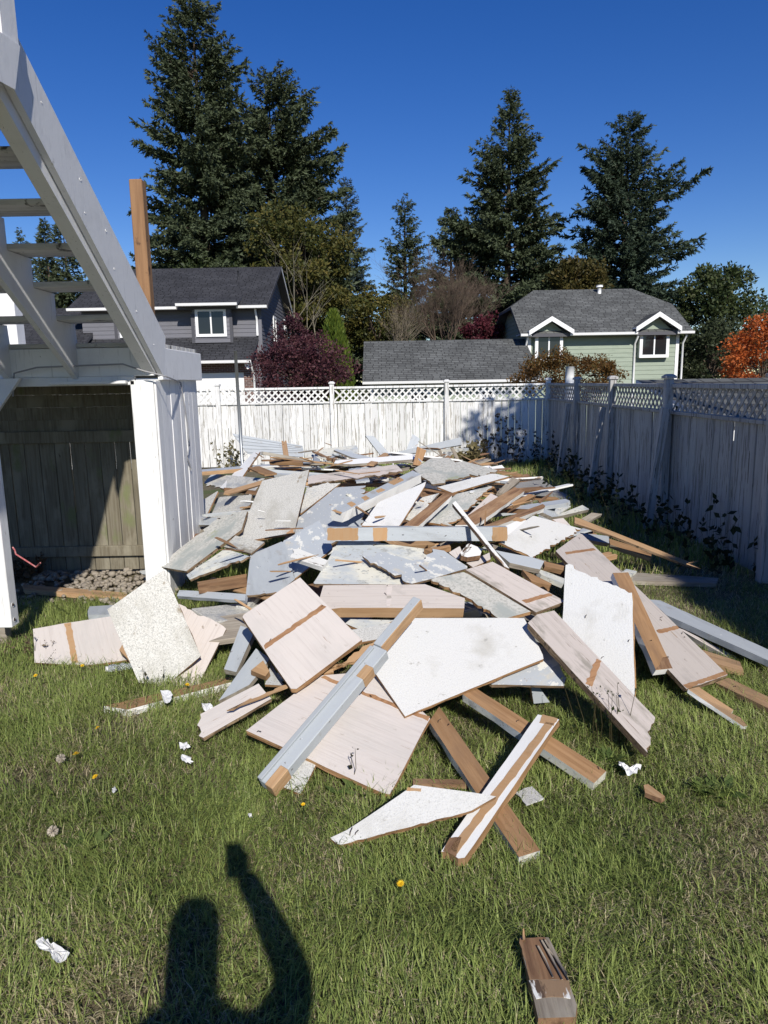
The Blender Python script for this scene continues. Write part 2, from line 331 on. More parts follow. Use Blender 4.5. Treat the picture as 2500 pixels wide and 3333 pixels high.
# knee brace seen at the far left of the opening
kb = [(-2.96, 1.83), (-2.80, 1.83), (-3.13, 1.42), (-3.30, 1.42)]
prism('knee_brace', [(x + 1.8, z) for x, z in kb], 'y', 5.60 - 5.7, 5.64 - 5.7, m_stairw, ld)
# weathered fence closing the opening
of = empty('old_fence', (-1.99, 6.62, 0), 0, 'unpainted weathered cedar fence inside the opening under the landing', 'fence')
xb = -2.6
i = 0
while xb < -.02:
    w = random.choice([.138, .142, .14]); w = min(w, -xb)
    V_, F_ = bevbox(0, w - .006, -.01, .01, .0, 1.30, .003)
    obj('board', mesh('board', V_, F_, m_oldboard), of, (xb, random.uniform(-.004, .004), .03)); xb += w
box('rail', -2.6, 0, -.05, -.012, .17, .27, m_oldboard, of, .005)
box('rail', -2.6, 0, -.05, -.012, 1.25, 1.36, m_oldboard, of, .005)
for i in range(4): box('board', -2.6, 0, .012, .03, 1.345 + i * .115, 1.345 + i * .115 + .1145, m_oldboard, of, .001)

# ------------------------------------------------------------------ stairs climbing towards the camera
RUN, RISE = .31, .194
st = empty('open_stair', (-1.9, 5.75, 2.085), 0, 'white open riser stair climbing up towards the left over the landing', 'stair')
def sprof(x0, x1, mat, name, up, dn, y_end, ya=.02, cut=0.0):
    """sloped plank between x0..x1; heights measured from the nosing line"""
    sl_ = .618; za = lambda y: -y * sl_
    poly = [(ya, za(ya) + up), (ya - cut, za(ya) - dn), (y_end, za(y_end) - dn), (y_end, za(y_end) + up)]
    V_ = [(x, y, z) for x in (x0, x1) for (y, z) in poly]
    F_ = [(3, 2, 1, 0), (4, 5, 6, 7)] + [(i, (i + 1) % 4, (i + 1) % 4 + 4, i + 4) for i in range(4)]
    return obj(name, mesh(name, V_, F_, mat), st)
def atx(px, py, X):
    r = ray(px, py); return CAM + r * (X / r.x)
sprof(.112, .15, m_stairw, 'skirt_board', .175, .145, -2.25, .19, .12)
sprof(.02, .108, m_stairw, 'stringer', .03, .245, -2.25, .0)
V_ = [atx(*q, X) - st.location for X in (-1.748, -1.70) for q in ((-90, 40), (66, 150), (50, 292), (-90, 215))]
obj('splice_plate', mesh('splice_plate', V_, [(3, 2, 1, 0), (4, 5, 6, 7), (0, 1, 5, 4), (1, 2, 6, 5), (2, 3, 7, 6), (3, 0, 4, 7)], m_stairw), st)
ya_, yb_ = atx(55, 70, -1.715).y - 5.75, atx(2, 70, -1.715).y - 5.75
box('newel_post', .06, .185, yb_, ya_, 1.25, 2.6, m_stairw, st, .005)
def cut_stringer(x0, x1):
    n = 8; poly = [(.0, -.30), (.0, -.04)]
    for k in range(1, n):
        poly += [(-(k - 1) * RUN - .02, k * RISE - .04), (-k * RUN - .02, k * RISE - .04)]
    ye = -(n - 1) * RUN - .02; poly += [(ye, (n - 1) * RISE - .31)]
    V_ = [(x, y, z) for x in (x0, x1) for (y, z) in poly]; m = len(poly)
    F_ = [list(range(m))[::-1], list(range(m, 2 * m))] + [(i, (i + 1) % m, (i + 1) % m + m, i + m) for i in range(m)]
    obj('stringer', mesh('stringer', V_, F_, m_stairw), st)
cut_stringer(-.53, -.49); cut_stringer(-1.06, -1.02)
for k in range(1, 8):
    y = -k * RUN; z = k * RISE
    for j in range(2):
        box('tread_board', -1.12, .018, y - .025 + j * .150, y + .12 + j * .150, z - .036, z, m_undertread, st, .004)
for k in range(5):                           # bolt heads left proud of the skirt
    for s in (-.1, .06):
        y = -.12 - k * .38 - (s > 0) * .06 + random.uniform(-.07, .07)
        if random.random() < .35: continue
        obj('bolt', tubemesh('bolt', [(0, 0, 0), (.003, 0, 0)], random.uniform(.005, .009), m_stairw, 8), st, (.150, y, -y * RISE / RUN + s))
# white post behind the stair at the far left
p = at_y(33, 1000, 6.3); q = at_y(20, 800, 6.3)
o = box('landing_post', p.x - .07, p.x + .07, 6.23, 6.37, 2.097, q.z, m_stairw, b=.005); tag(o, 'white peeling post behind the stair at the far left edge', 'post')
# brown newel left on the landing
p = at_y(455, 700, 5.86)
nb = box('newel_post', p.x - .05, p.x + .05, 5.81, 5.91, 2.1, at_y(440, 588, 5.86).z, m_post, b=.006)
tag(nb, 'bare brown newel post standing on the landing behind the stair', 'post')
# deck over the top of the stair, its post hangs at the left edge
dk = empty('upper_deck', (-3.0, 1.4, 0), 0, 'white upper deck whose bolted post hangs at the left edge of the picture', 'deck')
p = at_y(28, 2036, 4.62)
pv = box('post', p.x - .05 + 3.0, p.x + .05 + 3.0, 4.57 - 1.4, 4.67 - 1.4, p.z, 3.4, m_stairw, dk, .005)
for zz in (p.z + .045, p.z + .15):
    hm = tubemesh('bolt_hole', [(0, 0, 0), (.004, 0, 0)], .016, m_white, 10); h_ = obj('bolt_hole', hm, pv, (.049, -.012, zz - (p.z + 3.4) / 2))
    bmh = tubemesh('bolt', [(0, 0, 0), (.006, 0, 0)], .0085, m_nail, 8); obj('bolt', bmh, pv, (.0505, -.012, zz - (p.z + 3.4) / 2))
y = -3.0
while y < 1.95:
    box('deck_board', -2.4, 1.205, y, y + .137, 3.43, 3.465, m_undertread, dk); y += .14
box('rim_board', 1.21, 1.25, -3.0, 2.09, 3.22, 3.47, m_stairw, dk); box('rim_board', -2.4, 1.205, 2.05, 2.09, 3.22, 3.428, m_stairw, dk)
lowp = at_y(30, 2240, 4.75)
box('fence_stub', lowp.x - .05, lowp.x + .04, 4.72, 4.79, 0, .16, m_woodgray, b=.004); tag(bpy.data.objects['fence_stub'], 'short grey wooden stub in the weeds under the hanging deck post', 'stub')
# grey cable along the beam and down the wall
def yx(px, py, Y): return at_y(px, py, Y)
cb = [at_y(42, 1290, 5.63), at_y(46, 1215, 5.63), at_y(120, 1196, 5.63), at_y(260, 1190, 5.63), at_y(400, 1185, 5.63), at_y(470, 1208, 5.6), at_y(540, 1225, 5.62)]
def atx(px, py, X):
    r = ray(px, py); return CAM + r * (X / r.x)
cb += [atx(588, 1245, -1.778), atx(597, 1300, -1.776), atx(610, 1380, -1.776), atx(616, 1450, -1.776), atx(610, 1490, -1.776), atx(622, 1530, -1.776)]
pts = []
for i in range(len(cb) - 1):
    for j in range(4): pts.append(cb[i].lerp(cb[i + 1], j / 4))
pts.append(cb[-1])
t = tube('cable', pts, .0065, m_cable, sides=5); tag(t, 'loose grey cable running along the landing beam and down its side', 'cable')
# faded red hook through the post
a = at_y(42, 1782, 4.6); b = at_y(52, 1804, 4.5); c = at_y(118, 1846, 4.42); d = at_y(131, 1832, 4.40)
t = tube('steel_hook', [a, a.lerp(b, .5) + Vector((.004, 0, .004)), b, b.lerp(c, .5), c, d], .0055, m_red, sides=6); tag(t, 'bent faded red rod hook sticking out of the hanging post', 'hook')
# pebbles at the foot of the old fence
P = []; Q = []
rg = np.random.default_rng(5)
th = np.linspace(0, 2 * np.pi, 8, endpoint=False)
n = 0
for i in range(620):
    x = rg.uniform(-3.25, -1.75); y = rg.uniform(5.45, 6.57)
    if y < 5.95 - .25 * math.sin(x * 2.3) and rg.random() < .75: continue
    r = rg.uniform(.016, .038); h = r * rg.uniform(.45, .75); z = .012 + rg.uniform(0, .035); asp = rg.uniform(.65, 1); an = rg.uniform(0, 3.14)
    ca, sa = math.cos(an), math.sin(an); tx, ty = rg.uniform(-.3, .3, 2)
    rings = [(.55, -.8), (1, 0), (.6, .8)]
    for rr, hh in rings:
        u = np.cos(th) * r * rr; v = np.sin(th) * r * rr * asp
        X = u * ca - v * sa; Y = u * sa + v * ca
        P.append(np.stack([x + X, y + Y, np.full(8, z + hh * h) + X * tx + Y * ty], 1))
    for k in range(2):
        for a_ in range(8):
            Q.append((n + k * 8 + a_, n + k * 8 + (a_ + 1) % 8, n + (k + 1) * 8 + (a_ + 1) % 8, n + (k + 1) * 8 + a_))
    Q += [(n + 16, n + 17, n + 18, n + 19), (n + 16, n + 19, n + 20, n + 23), (n + 20, n + 21, n + 22, n + 23)]
    n += 24
o = obj('pebble_gravel', npmesh('pebble_gravel', np.concatenate(P), np.array(Q), m_pebble)); tag(o, 'rounded brown river pebbles below the weathered cedar fence', 'gravel', kind='stuff')
o.data.polygons.foreach_set('use_smooth', [True] * len(o.data.polygons))
# ------------------------------------------------------------------ houses behind the fence
def shingle(name, c1, c2, c3, vs):
    m = bpy.data.materials.new(name); m.use_nodes = True; nt = m.node_tree; bs = nt.nodes['Principled BSDF']
    tc = nd(nt, 'ShaderNodeTexCoord'); sp = nd(nt, 'ShaderNodeSeparateXYZ', _0=tc.outputs['Object'])
    zz = nd(nt, 'ShaderNodeMath', {'operation': 'MULTIPLY'}, _0=sp.outputs[2], _1=vs)
    cb_ = nd(nt, 'ShaderNodeCombineXYZ', _0=sp.outputs[0], _1=zz.outputs[0])
    br = nd(nt, 'ShaderNodeTexBrick', {'offset': .37, 'squash': .8, 'squash_frequency': 3}, Vector=cb_.outputs[0], Color1=c4(c1), Color2=c4(c2), Mortar=c4(c3), Scale=1.0)
    br.inputs['Mortar Size'].default_value = .018; br.inputs['Brick Width'].default_value = .34; br.inputs['Row Height'].default_value = .15; br.inputs['Bias'].default_value = -.1
    nz = nd(nt, 'ShaderNodeTexNoise', _0=tc.outputs['Object'], Scale=.9, Detail=6)
    mr = nd(nt, 'ShaderNodeMapRange', _0=nz.outputs[0], _1=.3, _2=.7, _3=.78, _4=1.2)
    mu = nd(nt, 'ShaderNodeMix', {'data_type': 'RGBA', 'blend_type': 'MULTIPLY'}, _0=1.0); nt.links.new(br.outputs[0], mu.inputs[6]); nt.links.new(mr.outputs[0], mu.inputs[7])
    nt.links.new(mu.outputs[2], bs.inputs['Base Color']); bs.inputs['Roughness'].default_value = .95; bs.inputs['Specular IOR Level'].default_value = .15
    bp = nd(nt, 'ShaderNodeBump', Strength=.6, Distance=.02); nt.links.new(br.outputs['Fac'], bp.inputs['Height']); bp.invert = True; nt.links.new(bp.outputs[0], bs.inputs['Normal'])
    return m
m_rf1 = shingle('charcoal_shingles', (.055, .056, .062), (.038, .039, .044), (.02, .02, .022), 2.1)
m_rf2 = shingle('grey_shingles', (.135, .14, .135), (.085, .088, .085), (.05, .05, .05), 1.9)
m_sid1 = L('grey_siding', (.155, .155, .175), [((3, 3, 20), 4, .5, .7, (.135, .135, .15))], .7, var=.04)
m_sid2 = L('green_siding', (.31, .36, .285), [((2, 2, 12), 4, .5, .7, (.26, .31, .24))], .7, var=.04)
m_trim = L('white_trim', (.80, .80, .79), rough=.5, var=0); m_dtrim = L('dark_grey_trim', (.07, .07, .08), rough=.6, var=0)
m_soffit = L('soffit', (.10, .10, .11), rough=.8)
m_glass = L('dark_glass', (.018, .02, .022), rough=.06, spec=.6); m_blind = L('window_blind', (.10, .105, .10), rough=.6)
def brickmat():
    m = bpy.data.materials.new('brick'); m.use_nodes = True; nt = m.node_tree; bs = nt.nodes['Principled BSDF']
    tc = nd(nt, 'ShaderNodeTexCoord'); sp = nd(nt, 'ShaderNodeSeparateXYZ', _0=tc.outputs['Object']); cb_ = nd(nt, 'ShaderNodeCombineXYZ', _0=sp.outputs[0], _1=sp.outputs[2])
    br = nd(nt, 'ShaderNodeTexBrick', {}, Vector=cb_.outputs[0], Color1=(.15, .065, .05, 1), Color2=(.085, .045, .04, 1), Mortar=(.30, .27, .25, 1), Scale=1.0)
    br.inputs['Mortar Size'].default_value = .008; br.inputs['Brick Width'].default_value = .21; br.inputs['Row Height'].default_value = .075
    nt.links.new(br.outputs[0], bs.inputs['Base Color']); bs.inputs['Roughness'].default_value = .9; return m
m_brick = brickmat()
def siding_x(root, x0, x1, yf, z0, z1, mat, step=.16, lim=None):
    """clapboards on a wall facing -y; lim(z) can give other x ends"""
    z = z0
    while z < z1 - .01:
        zt = min(z + step, z1); a, b = (x0, x1) if lim is None else lim(z + .01)
        V_ = [(a, yf - .022, z), (b, yf - .022, z), (b, yf - .004, zt), (a, yf - .004, zt), (a, yf + .01, z), (b, yf + .01, z), (b, yf + .01, zt), (a, yf + .01, zt)]
        obj('siding_board', mesh('siding_board', V_, [(0, 1, 2, 3), (0, 4, 5, 1), (2, 6, 7, 3), (4, 0, 3, 7), (1, 5, 6, 2), (5, 4, 7, 6)], mat), root); z += step
def siding_y(root, xf, sgn, z0, z1, lim, mat, step=.16):
    z = z0
    while z < z1 - .02:
        zt = min(z + step, z1); a, b = lim(z); a2, b2 = lim(zt)
        e = sgn * .022; e2 = sgn * .004
        V_ = [(xf + e, a, z), (xf + e, b, z), (xf + e2, b2, zt), (xf + e2, a2, zt), (xf - sgn * .01, a, z), (xf - sgn * .01, b, z), (xf - sgn * .01, b2, zt), (xf - sgn * .01, a2, zt)]
        obj('siding_board', mesh('siding_board', V_, [(0, 1, 2, 3), (0, 4, 5, 1), (2, 6, 7, 3), (4, 0, 3, 7), (1, 5, 6, 2), (5, 4, 7, 6)], mat), root); z += step
def slabface(name, pts, th, mat, root, down=(0, 0, -1), under=None):
    n = len(pts); pts = [Vector(p) for p in pts]; d = Vector(down) * th
    V_ = pts + [p + d for p in pts]
    F_ = [list(range(n)), list(range(n, 2 * n))[::-1]] + [((i + 1) % n, i, i + n, (i + 1) % n + n) for i in range(n)]
    me = mesh(name, V_, F_, [mat, under or mat], [0, 1] + [1] * n)
    return obj(name, me, root)
def window(root, x0, x1, z0, z1, y, fr=.09, mull=(.5,), blind=True):
    """window on a wall facing -y: frame > sashes, panes"""
    V_, F_ = [], []
    for (a, b, c, d) in ((x0, x1, z1 - fr, z1), (x0, x1, z0, z0 + fr), (x0, x0 + fr, z0 + fr, z1 - fr), (x1 - fr, x1, z0 + fr, z1 - fr)):
        o_ = len(V_); V_ += boxv(a, b, y - .06, y, c, d); F_ += [tuple(q + o_ for q in f) for f in BOXF]
    w = obj('window', mesh('window', V_, F_, m_trim), root)
    xs_ = [x0 + fr] + [x0 + fr + (x1 - x0 - 2 * fr) * t for t in mull] + [x1 - fr]
    for i in range(1, len(xs_) - 1): box('mullion', xs_[i] - .03, xs_[i] + .03, y - .045, y + .0, z0 + fr, z1 - fr, m_trim, w)
    for a, b in zip(xs_[:-1], xs_[1:]): box('pane', a, b, y - .02, y - .01, z0 + fr, z1 - fr, m_glass, w)
    return w
def gutter(root, x0, x1, y, z): 
    prism('gutter', [(y, z), (y - .11, z), (y - .09, z - .10), (y, z - .12)], 'x', x0, x1, m_trim, root)

# ---- grey house (left)
gh = empty('grey_house', (0, 0, 0), 0, 'dark grey two storey house with charcoal shingle roof behind the left fence', 'house')
GY = 30.0
xr = at_y(850, 1050, GY).x; xl = -12.2; gze = at_y(760, 997, 29.5).z; gzr = at_y(890, 868, 34.2).z
ry, by = 34.2, 38.4
box('wall', xl, xr - .02, GY, by - .02, 0, gze + .05, m_sid1, gh)
siding_x(gh, xl, xr, GY, at_y(800, 1100, GY).z - .1, gze + .02, m_sid1)
lim = lambda z: (GY, by) if z < gze else (GY + (ry - GY) * (z - gze) / (gzr - gze), by - (by - ry) * (z - gze) / (gzr - gze))
prism('gable_wall', [(GY, gze), (by, gze), (ry, gzr - .12)], 'x', xr - .2, xr - .02, m_sid1, gh)
siding_y(gh, xr, 1, .1, gzr - .15, lim, m_sid1)
ov = .35
rp = [(xl - ov, 29.5, gze + .04), (xr + ov, 29.5, gze + .04), (xr + ov, ry, gzr), (xl - ov, ry, gzr)]
r1 = slabface('roof', rp, .14, m_rf1, gh, under=m_soffit)
slabface('roof', [(xr + ov, by + .5, gze + .04), (xl - ov, by + .5, gze + .04), (xl - ov, ry, gzr), (xr + ov, ry, gzr)], .14, m_rf1, gh, under=m_soffit)
pv_ = at_y(776, 900, 32.5); tube('vent_pipe', [(pv_.x, 32.5, pv_.z - .3), (pv_.x, 32.5, pv_.z + .25)], .04, m_rf1, r1)
for s, yy in ((0, 29.5), (1, by + .5)):   # white verge boards on the gable
    V_ = []
    for (y_, z_) in ((yy, gze + .05), (ry, gzr + .01)):
        V_ += [(xr + ov + .003, y_, z_ - .17), (xr + ov + .025, y_, z_ - .17), (xr + ov + .025, y_, z_ + .0), (xr + ov + .003, y_, z_ + .0)]
    obj('verge_board', mesh('verge_board', V_, [(0, 1, 2, 3), (7, 6, 5, 4), (0, 4, 5, 1), (1, 5, 6, 2), (2, 6, 7, 3), (3, 7, 4, 0)], m_dtrim if s == 0 else m_trim), gh)
gutter(gh, xl - ov, at_y(575, 990, 29.5).x, 29.48, gze + .02); gutter(gh, at_y(770, 990, 29.5).x, xr + ov, 29.48, gze + .02)
gutter(gh, at_y(572, 990, 29.1).x, at_y(772, 990, 29.1).x, 29.1, at_y(700, 985, 29.0).z)
slabface('bay_roof', [(at_y(572, 990, 29.1).x, 29.1, at_y(700, 985, 29.0).z), (at_y(772, 990, 29.1).x, 29.1, at_y(700, 985, 29.0).z), (at_y(772, 990, 29.1).x, 30.3, gze + .47), (at_y(572, 990, 29.1).x, 30.3, gze + .47)], .1, m_rf1, gh, under=m_soffit)
# window bay
bx0, bx1 = at_y(627, 1050, 29.6).x, at_y(752, 1050, 29.6).x; bz0 = at_y(700, 1115, 29.6).z
box('bay_wall', bx0, bx1, 29.62, GY, bz0, gze - .02, m_sid1, gh); siding_x(gh, bx0, bx1, 29.62, bz0, gze - .02, m_sid1)
for x in (bx0, bx1): box('corner_board', x - .06, x + .06, 29.58, 29.64, bz0 - .02, gze - .25, m_dtrim, gh)
w0 = at_y(640, 1097, 29.6); w1 = at_y(735, 1004, 29.6); wg = window(gh, w0.x, w1.x, w0.z, w1.z, 29.6, .11)
box('blind', w0.x + .12, w1.x - .12, 29.598, 29.604, w0.z + .12, w0.z + .75, m_blind, wg)
w0 = at_y(393, 1100, GY); w1 = at_y(452, 1030, GY); window(gh, w0.x, w1.x, w0.z, w1.z, GY - .02, .1)
box('corner_board', at_y(376, 1040, GY).x - .07, at_y(376, 1040, GY).x + .05, GY - .04, GY - .023, at_y(380, 1110, GY).z, gze, m_dtrim, gh)
box('corner_board', xr - .1, xr + .024, GY - .04, GY - .024, 2.6, gze, m_sid1, gh)
def downspout(root, x, y, z0, z1, kick=.25):
    tube('downspout', [(x, y - kick, z1), (x, y - kick, z1 - .12), (x, y, z1 - .42), (x, y, z0)], .045, m_trim, root, 8)
downspout(gh, at_y(836, 1050, 29.9).x, 29.92, at_y(840, 1092, 29.9).z, gze - .05)
# narrow windows in the gable side
for (ya, yb_, za, zb) in ((33.2, 34.0, at_y(900, 1130, 33.6).z, at_y(900, 1030, 33.6).z), (36.9, 37.5, at_y(938, 1105, 37).z, at_y(938, 1040, 37).z)):
    V_, F_ = [], []
    for (a_, b_, c_, d_) in ((ya, yb_, zb - .1, zb), (ya, yb_, za, za + .1), (ya, ya + .1, za + .1, zb - .1), (yb_ - .1, yb_, za + .1, zb - .1)):
        o_ = len(V_); V_ += boxv(xr + .0, xr + .06, a_, b_, c_, d_); F_ += [tuple(q + o_ for q in f) for f in BOXF]
    w_ = obj('window', mesh('window', V_, F_, m_trim), gh); box('pane', xr + .01, xr + .03, ya + .1, yb_ - .1, za + .1, zb - .1, m_glass, w_)
# lower roof over the garage
sx1t = at_y(842, 1097, GY).x; sx1 = at_y(818, 1172, 28.7).x; szt = at_y(800, 1097, GY).z; sze = at_y(750, 1172, 28.7).z
slabface('lower_roof', [(xl, 28.7, sze), (sx1, 28.7, sze), (sx1t, GY - .025, szt), (xl, GY - .025, szt)], .12, m_rf1, gh, under=m_soffit)
gutter(gh, xl, sx1, 28.68, sze - .01); downspout(gh, at_y(822, 1200, 29).x, 29.25, 0.1, sze - .1, .55)
gx0, gx1 = at_y(560, 1240, 29.3).x, at_y(795, 1240, 29.3).x; gx2 = at_y(826, 1240, 29.3).x; gzt = at_y(720, 1212, 29.3).z
box('brick_wall', gx1, gx2, 29.3, 29.98, 0, sze + .1, m_brick, gh); box('brick_wall', gx0 - 3, gx1 - .002, 29.3, 29.98, gzt, sze + .1, m_brick, gh)
gd = empty('x', (0, 0, 0)); bpy.data.objects.remove(gd)
gdoor = box('garage_door', gx0 - 2.8, gx1 - .01, 29.42, 29.5, 0, gzt - .01, m_trim, gh)
for i in range(4): box('door_panel', gx0 - 2.8, gx1 - .01, 29.405, 29.418, i * gzt / 4 + .01, (i + 1) * gzt / 4 - .02, m_trim, None).parent = gh
# left wing
wx0, wx1 = at_y(20, 1110, 29).x, at_y(330, 1110, 29).x
wz0 = at_y(200, 1120, 29).z; wz1 = at_y(200, 1003, 32.5).z
slabface('roof', [(-18.5, 29, wz0), (xl + .4, 29, wz0), (xl + .4, 32.5, wz1), (-18.5, 32.5, wz1)], .14, m_rf1, gh, under=m_soffit)
gutter(gh, -18.5, -13.2, 28.98, wz0); box('wall', -18.2, xl, 29.5, 35, 0, wz0 - .02, m_sid1, gh)
window(gh, -14.3, -13.3, .9, wz0 - .35, 29.48, .1)
# small white lamp over the garage door
p = at_y(808, 1188, 28.9)
V_ = [(-.13, -.1, .07), (-.11, .1, .10), (.16, .0, .03), (.13, .06, -.05), (-.02, -.04, -.17), (-.12, .0, -.12), (.0, .5, -.02), (-.05, .45, .06)]
F_ = [(0, 1, 2), (0, 2, 3, 4), (0, 4, 5), (0, 5, 1), (1, 5, 6, 7), (1, 7, 2), (2, 7, 6, 3), (3, 6, 4), (4, 6, 5)]
o = obj('wall_lamp', mesh('wall_lamp', V_, F_, m_trim), None, p); tag(o, 'small white angular lamp above the grey house garage door', 'lamp')

# ---- green house (right)
gr = empty('green_house', (0, 0, 0), 0, 'light green house with clipped gable roof and two little dormers', 'house')
HY = 32.0; hxl = at_y(1717, 1160, HY).x; hxr = at_y(2207, 1160, HY).x
hze = at_y(1980, 1082, 31.5).z; hry, hby = 35.6, 39.2; hzr = at_y(1900, 942, hry).z
box('wall', hxl + .02, hxr - .02, HY, hby, -1.3, hze + .05, m_sid2, gr)
siding_x(gr, hxl, hxr, HY, at_y(2100, 1245, HY).z - .6, hze, m_sid2, .19)
tcl = .60; zc = hze + (hzr - hze) * tcl; yc0 = 31.5 + (hry - 31.5) * tcl; yc1 = hby + .5 - (hby + .5 - hry) * tcl
lim2 = lambda z: (HY, hby) if z < hze + .1 else (HY + (hry - HY) * (z - hze) / (hzr - hze), hby - (hby - hry) * (z - hze) / (hzr - hze))
siding_y(gr, hxl, -1, -.2, zc - .05, lim2, m_sid2, .19)
prism('gable_wall', [(HY, hze), (hby, hze), lim2(zc)[::-1][0:1] + (zc,) if False else (lim2(zc)[1], zc), (lim2(zc)[0], zc)], 'x', hxl + .02, hxl + .2, m_sid2, gr)
prism('gable_wall', [(HY, hze), (hby, hze), (lim2(zc)[1], zc), (lim2(zc)[0], zc)], 'x', hxr - .2, hxr - .02, m_sid2, gr)
rl = at_y(1737, 945, hry).x; rr = at_y(2055, 937, hry).x; ox = .42
A = [(hxl - ox, 31.5, hze), (hxr + ox, 31.5, hze), (hxr + ox, yc0, zc), (rr, hry, hzr), (rl, hry, hzr), (hxl - ox, yc0, zc)]
r2 = slabface('roof', A, .14, m_rf2, gr, under=m_soffit)
slabface('roof', [(hxl - ox, yc1, zc), (hxl - ox, yc0, zc), (rl, hry, hzr)], .12, m_rf2, gr, under=m_soffit)
slabface('roof', [(hxr + ox, yc0, zc), (hxr + ox, yc1, zc), (rr, hry, hzr)], .12, m_rf2, gr, under=m_soffit)
slabface('roof', [(hxr + ox, hby + .5, hze), (hxl - ox, hby + .5, hze), (hxl - ox, yc1, zc), (rl, hry, hzr), (rr, hry, hzr), (hxr + ox, yc1, zc)], .14, m_rf2, gr, under=m_soffit)
pv_ = at_y(1951, 945, 35.2)
tube('vent_pipe', [(pv_.x, 35.2, pv_.z - .25), (pv_.x, 35.2, pv_.z + .12)], .09, m_trim, r2, 12); tube('vent_cap', [(pv_.x, 35.2, pv_.z + .14), (pv_.x, 35.2, pv_.z + .24)], .16, m_trim, r2, 12)
dw = []
for (pxl, pxr, pzt, pzb, apx, apy, gl, gr_) in ((1742, 1832, 1083, 1178, 1793, 1030, 1730, 1855), (2082, 2178, 1072, 1165, 2137, 1015, 2073, 2200)):
    wx0_, wx1_ = at_y(pxl, 1120, 31.75).x, at_y(pxr, 1120, 31.75).x; zt, zb = at_y(pxl, pzt, 31.75).z, at_y(pxl, pzb, 31.75).z
    d = box('dormer_wall', wx0_ - .02, wx1_ + .02, 31.78, 32.6, zb + .02, zt + .02, m_sid2, gr)
    window(gr, wx0_, wx1_, zb, zt, 31.78, .13, (.5,))
    ap = at_y(apx, apy, 31.3); hw = (at_y(gr_, 1070, 31.3).x - at_y(gl, 1070, 31.3).x) / 2 + .14; ez = zt + .06
    cx_ = (wx0_ + wx1_) / 2
    prism('dormer_gable', [(wx0_ - .02, zt), (wx1_ + .02, zt), (cx_, ap.z - .12)], 'y', 31.72, 31.8, m_sid2, gr)
    for s in (-1, 1):
        e = Vector((cx_ + s * hw, 31.3, ez)); a_ = Vector((cx_, 31.3, ap.z)); bk = Vector((0, 3.0, 0))
        slabface('dormer_roof', [e, e + bk, a_ + bk, a_] if s > 0 else [a_, a_ + bk, e + bk, e], .06, m_rf2, gr, under=m_trim)
        V_ = []
        for q in (e, a_):
            V_ += [q + Vector((0, -.03, -.19)), q + Vector((0, -.03, .01)), q + Vector((0, .0, .01)), q + Vector((0, .0, -.19))]
        obj('barge_board', mesh('barge_board', V_, [(0, 1, 2, 3), (7, 6, 5, 4), (0, 4, 5, 1), (1, 5, 6, 2), (2, 6, 7, 3), (3, 7, 4, 0)], m_trim), gr)
    dw.append((cx_ - hw, cx_ + hw))
gutter(gr, hxl - ox, dw[0][0] + .12, 31.48, hze); gutter(gr, dw[0][1] - .12, dw[1][0] + .12, 31.48, hze); gutter(gr, dw[1][1] - .12, hxr + ox, 31.48, hze)
for px_ in (1712, 2066, 2222): downspout(gr, at_y(px_, 1150, 31.9).x, 31.93, -1, hze - .06, .35)
for x in (hxl + .07, hxr - .07): box('corner_board', x - .07, x + .07, HY - .04, HY - .022, -1, hze, m_trim, gr)
# garage wing with its long roof
kxl = at_y(1180, 1240, 28.8).x; kz0 = at_y(1450, 1238, 28.8).z; kz1 = at_y(1430, 1107, 32.6).z
slabface('roof', [(kxl, 28.8, kz0), (hxl - .03, 28.8, kz0), (hxl - .03, 32.6, kz1), (kxl, 32.6, kz1)], .13, m_rf2, gr, under=m_soffit)
slabface('roof', [(hxl - .03, 36.4, kz0), (kxl, 36.4, kz0), (kxl, 32.6, kz1), (hxl - .03, 32.6, kz1)], .13, m_rf2, gr, under=m_soffit)
gutter(gr, kxl, hxl - .1, 28.78, kz0); box('wall', kxl + .3, hxl, 29.4, 36, -1.3, kz0 - .02, m_sid2, gr)
box('corner_board', kxl + .28, kxl + .42, 29.36, 29.398, -1.2, kz0 - .13, m_trim, gr)
for (a_, b_) in ((1330, 1400), (1560, 1610)):
    x0_, x1_ = at_y(a_, 1270, 29.4).x, at_y(b_, 1270, 29.4).x; window(gr, x0_, x1_, kz0 - 1.6, kz0 - .4, 29.39, .1)
# low shed showing through the side lattice
sh = empty('garden_shed', (6, 11.5, 0), 0, 'low grey roofed shed glimpsed through the side fence lattice', 'shed')
slabface('roof', [(-1.6, -2.5, 1.08), (3.5, -2.5, 1.08), (3.5, 1.0, 1.72), (-1.6, 1.0, 1.72)], .06, m_rf2, sh, under=m_trim)
box('wall', -1.3, 3.2, -2.2, 1.0, -.2, 1.0, m_trim, sh); box('fascia', -1.6, 3.5, -2.53, -2.505, .95, 1.08, m_trim, sh)
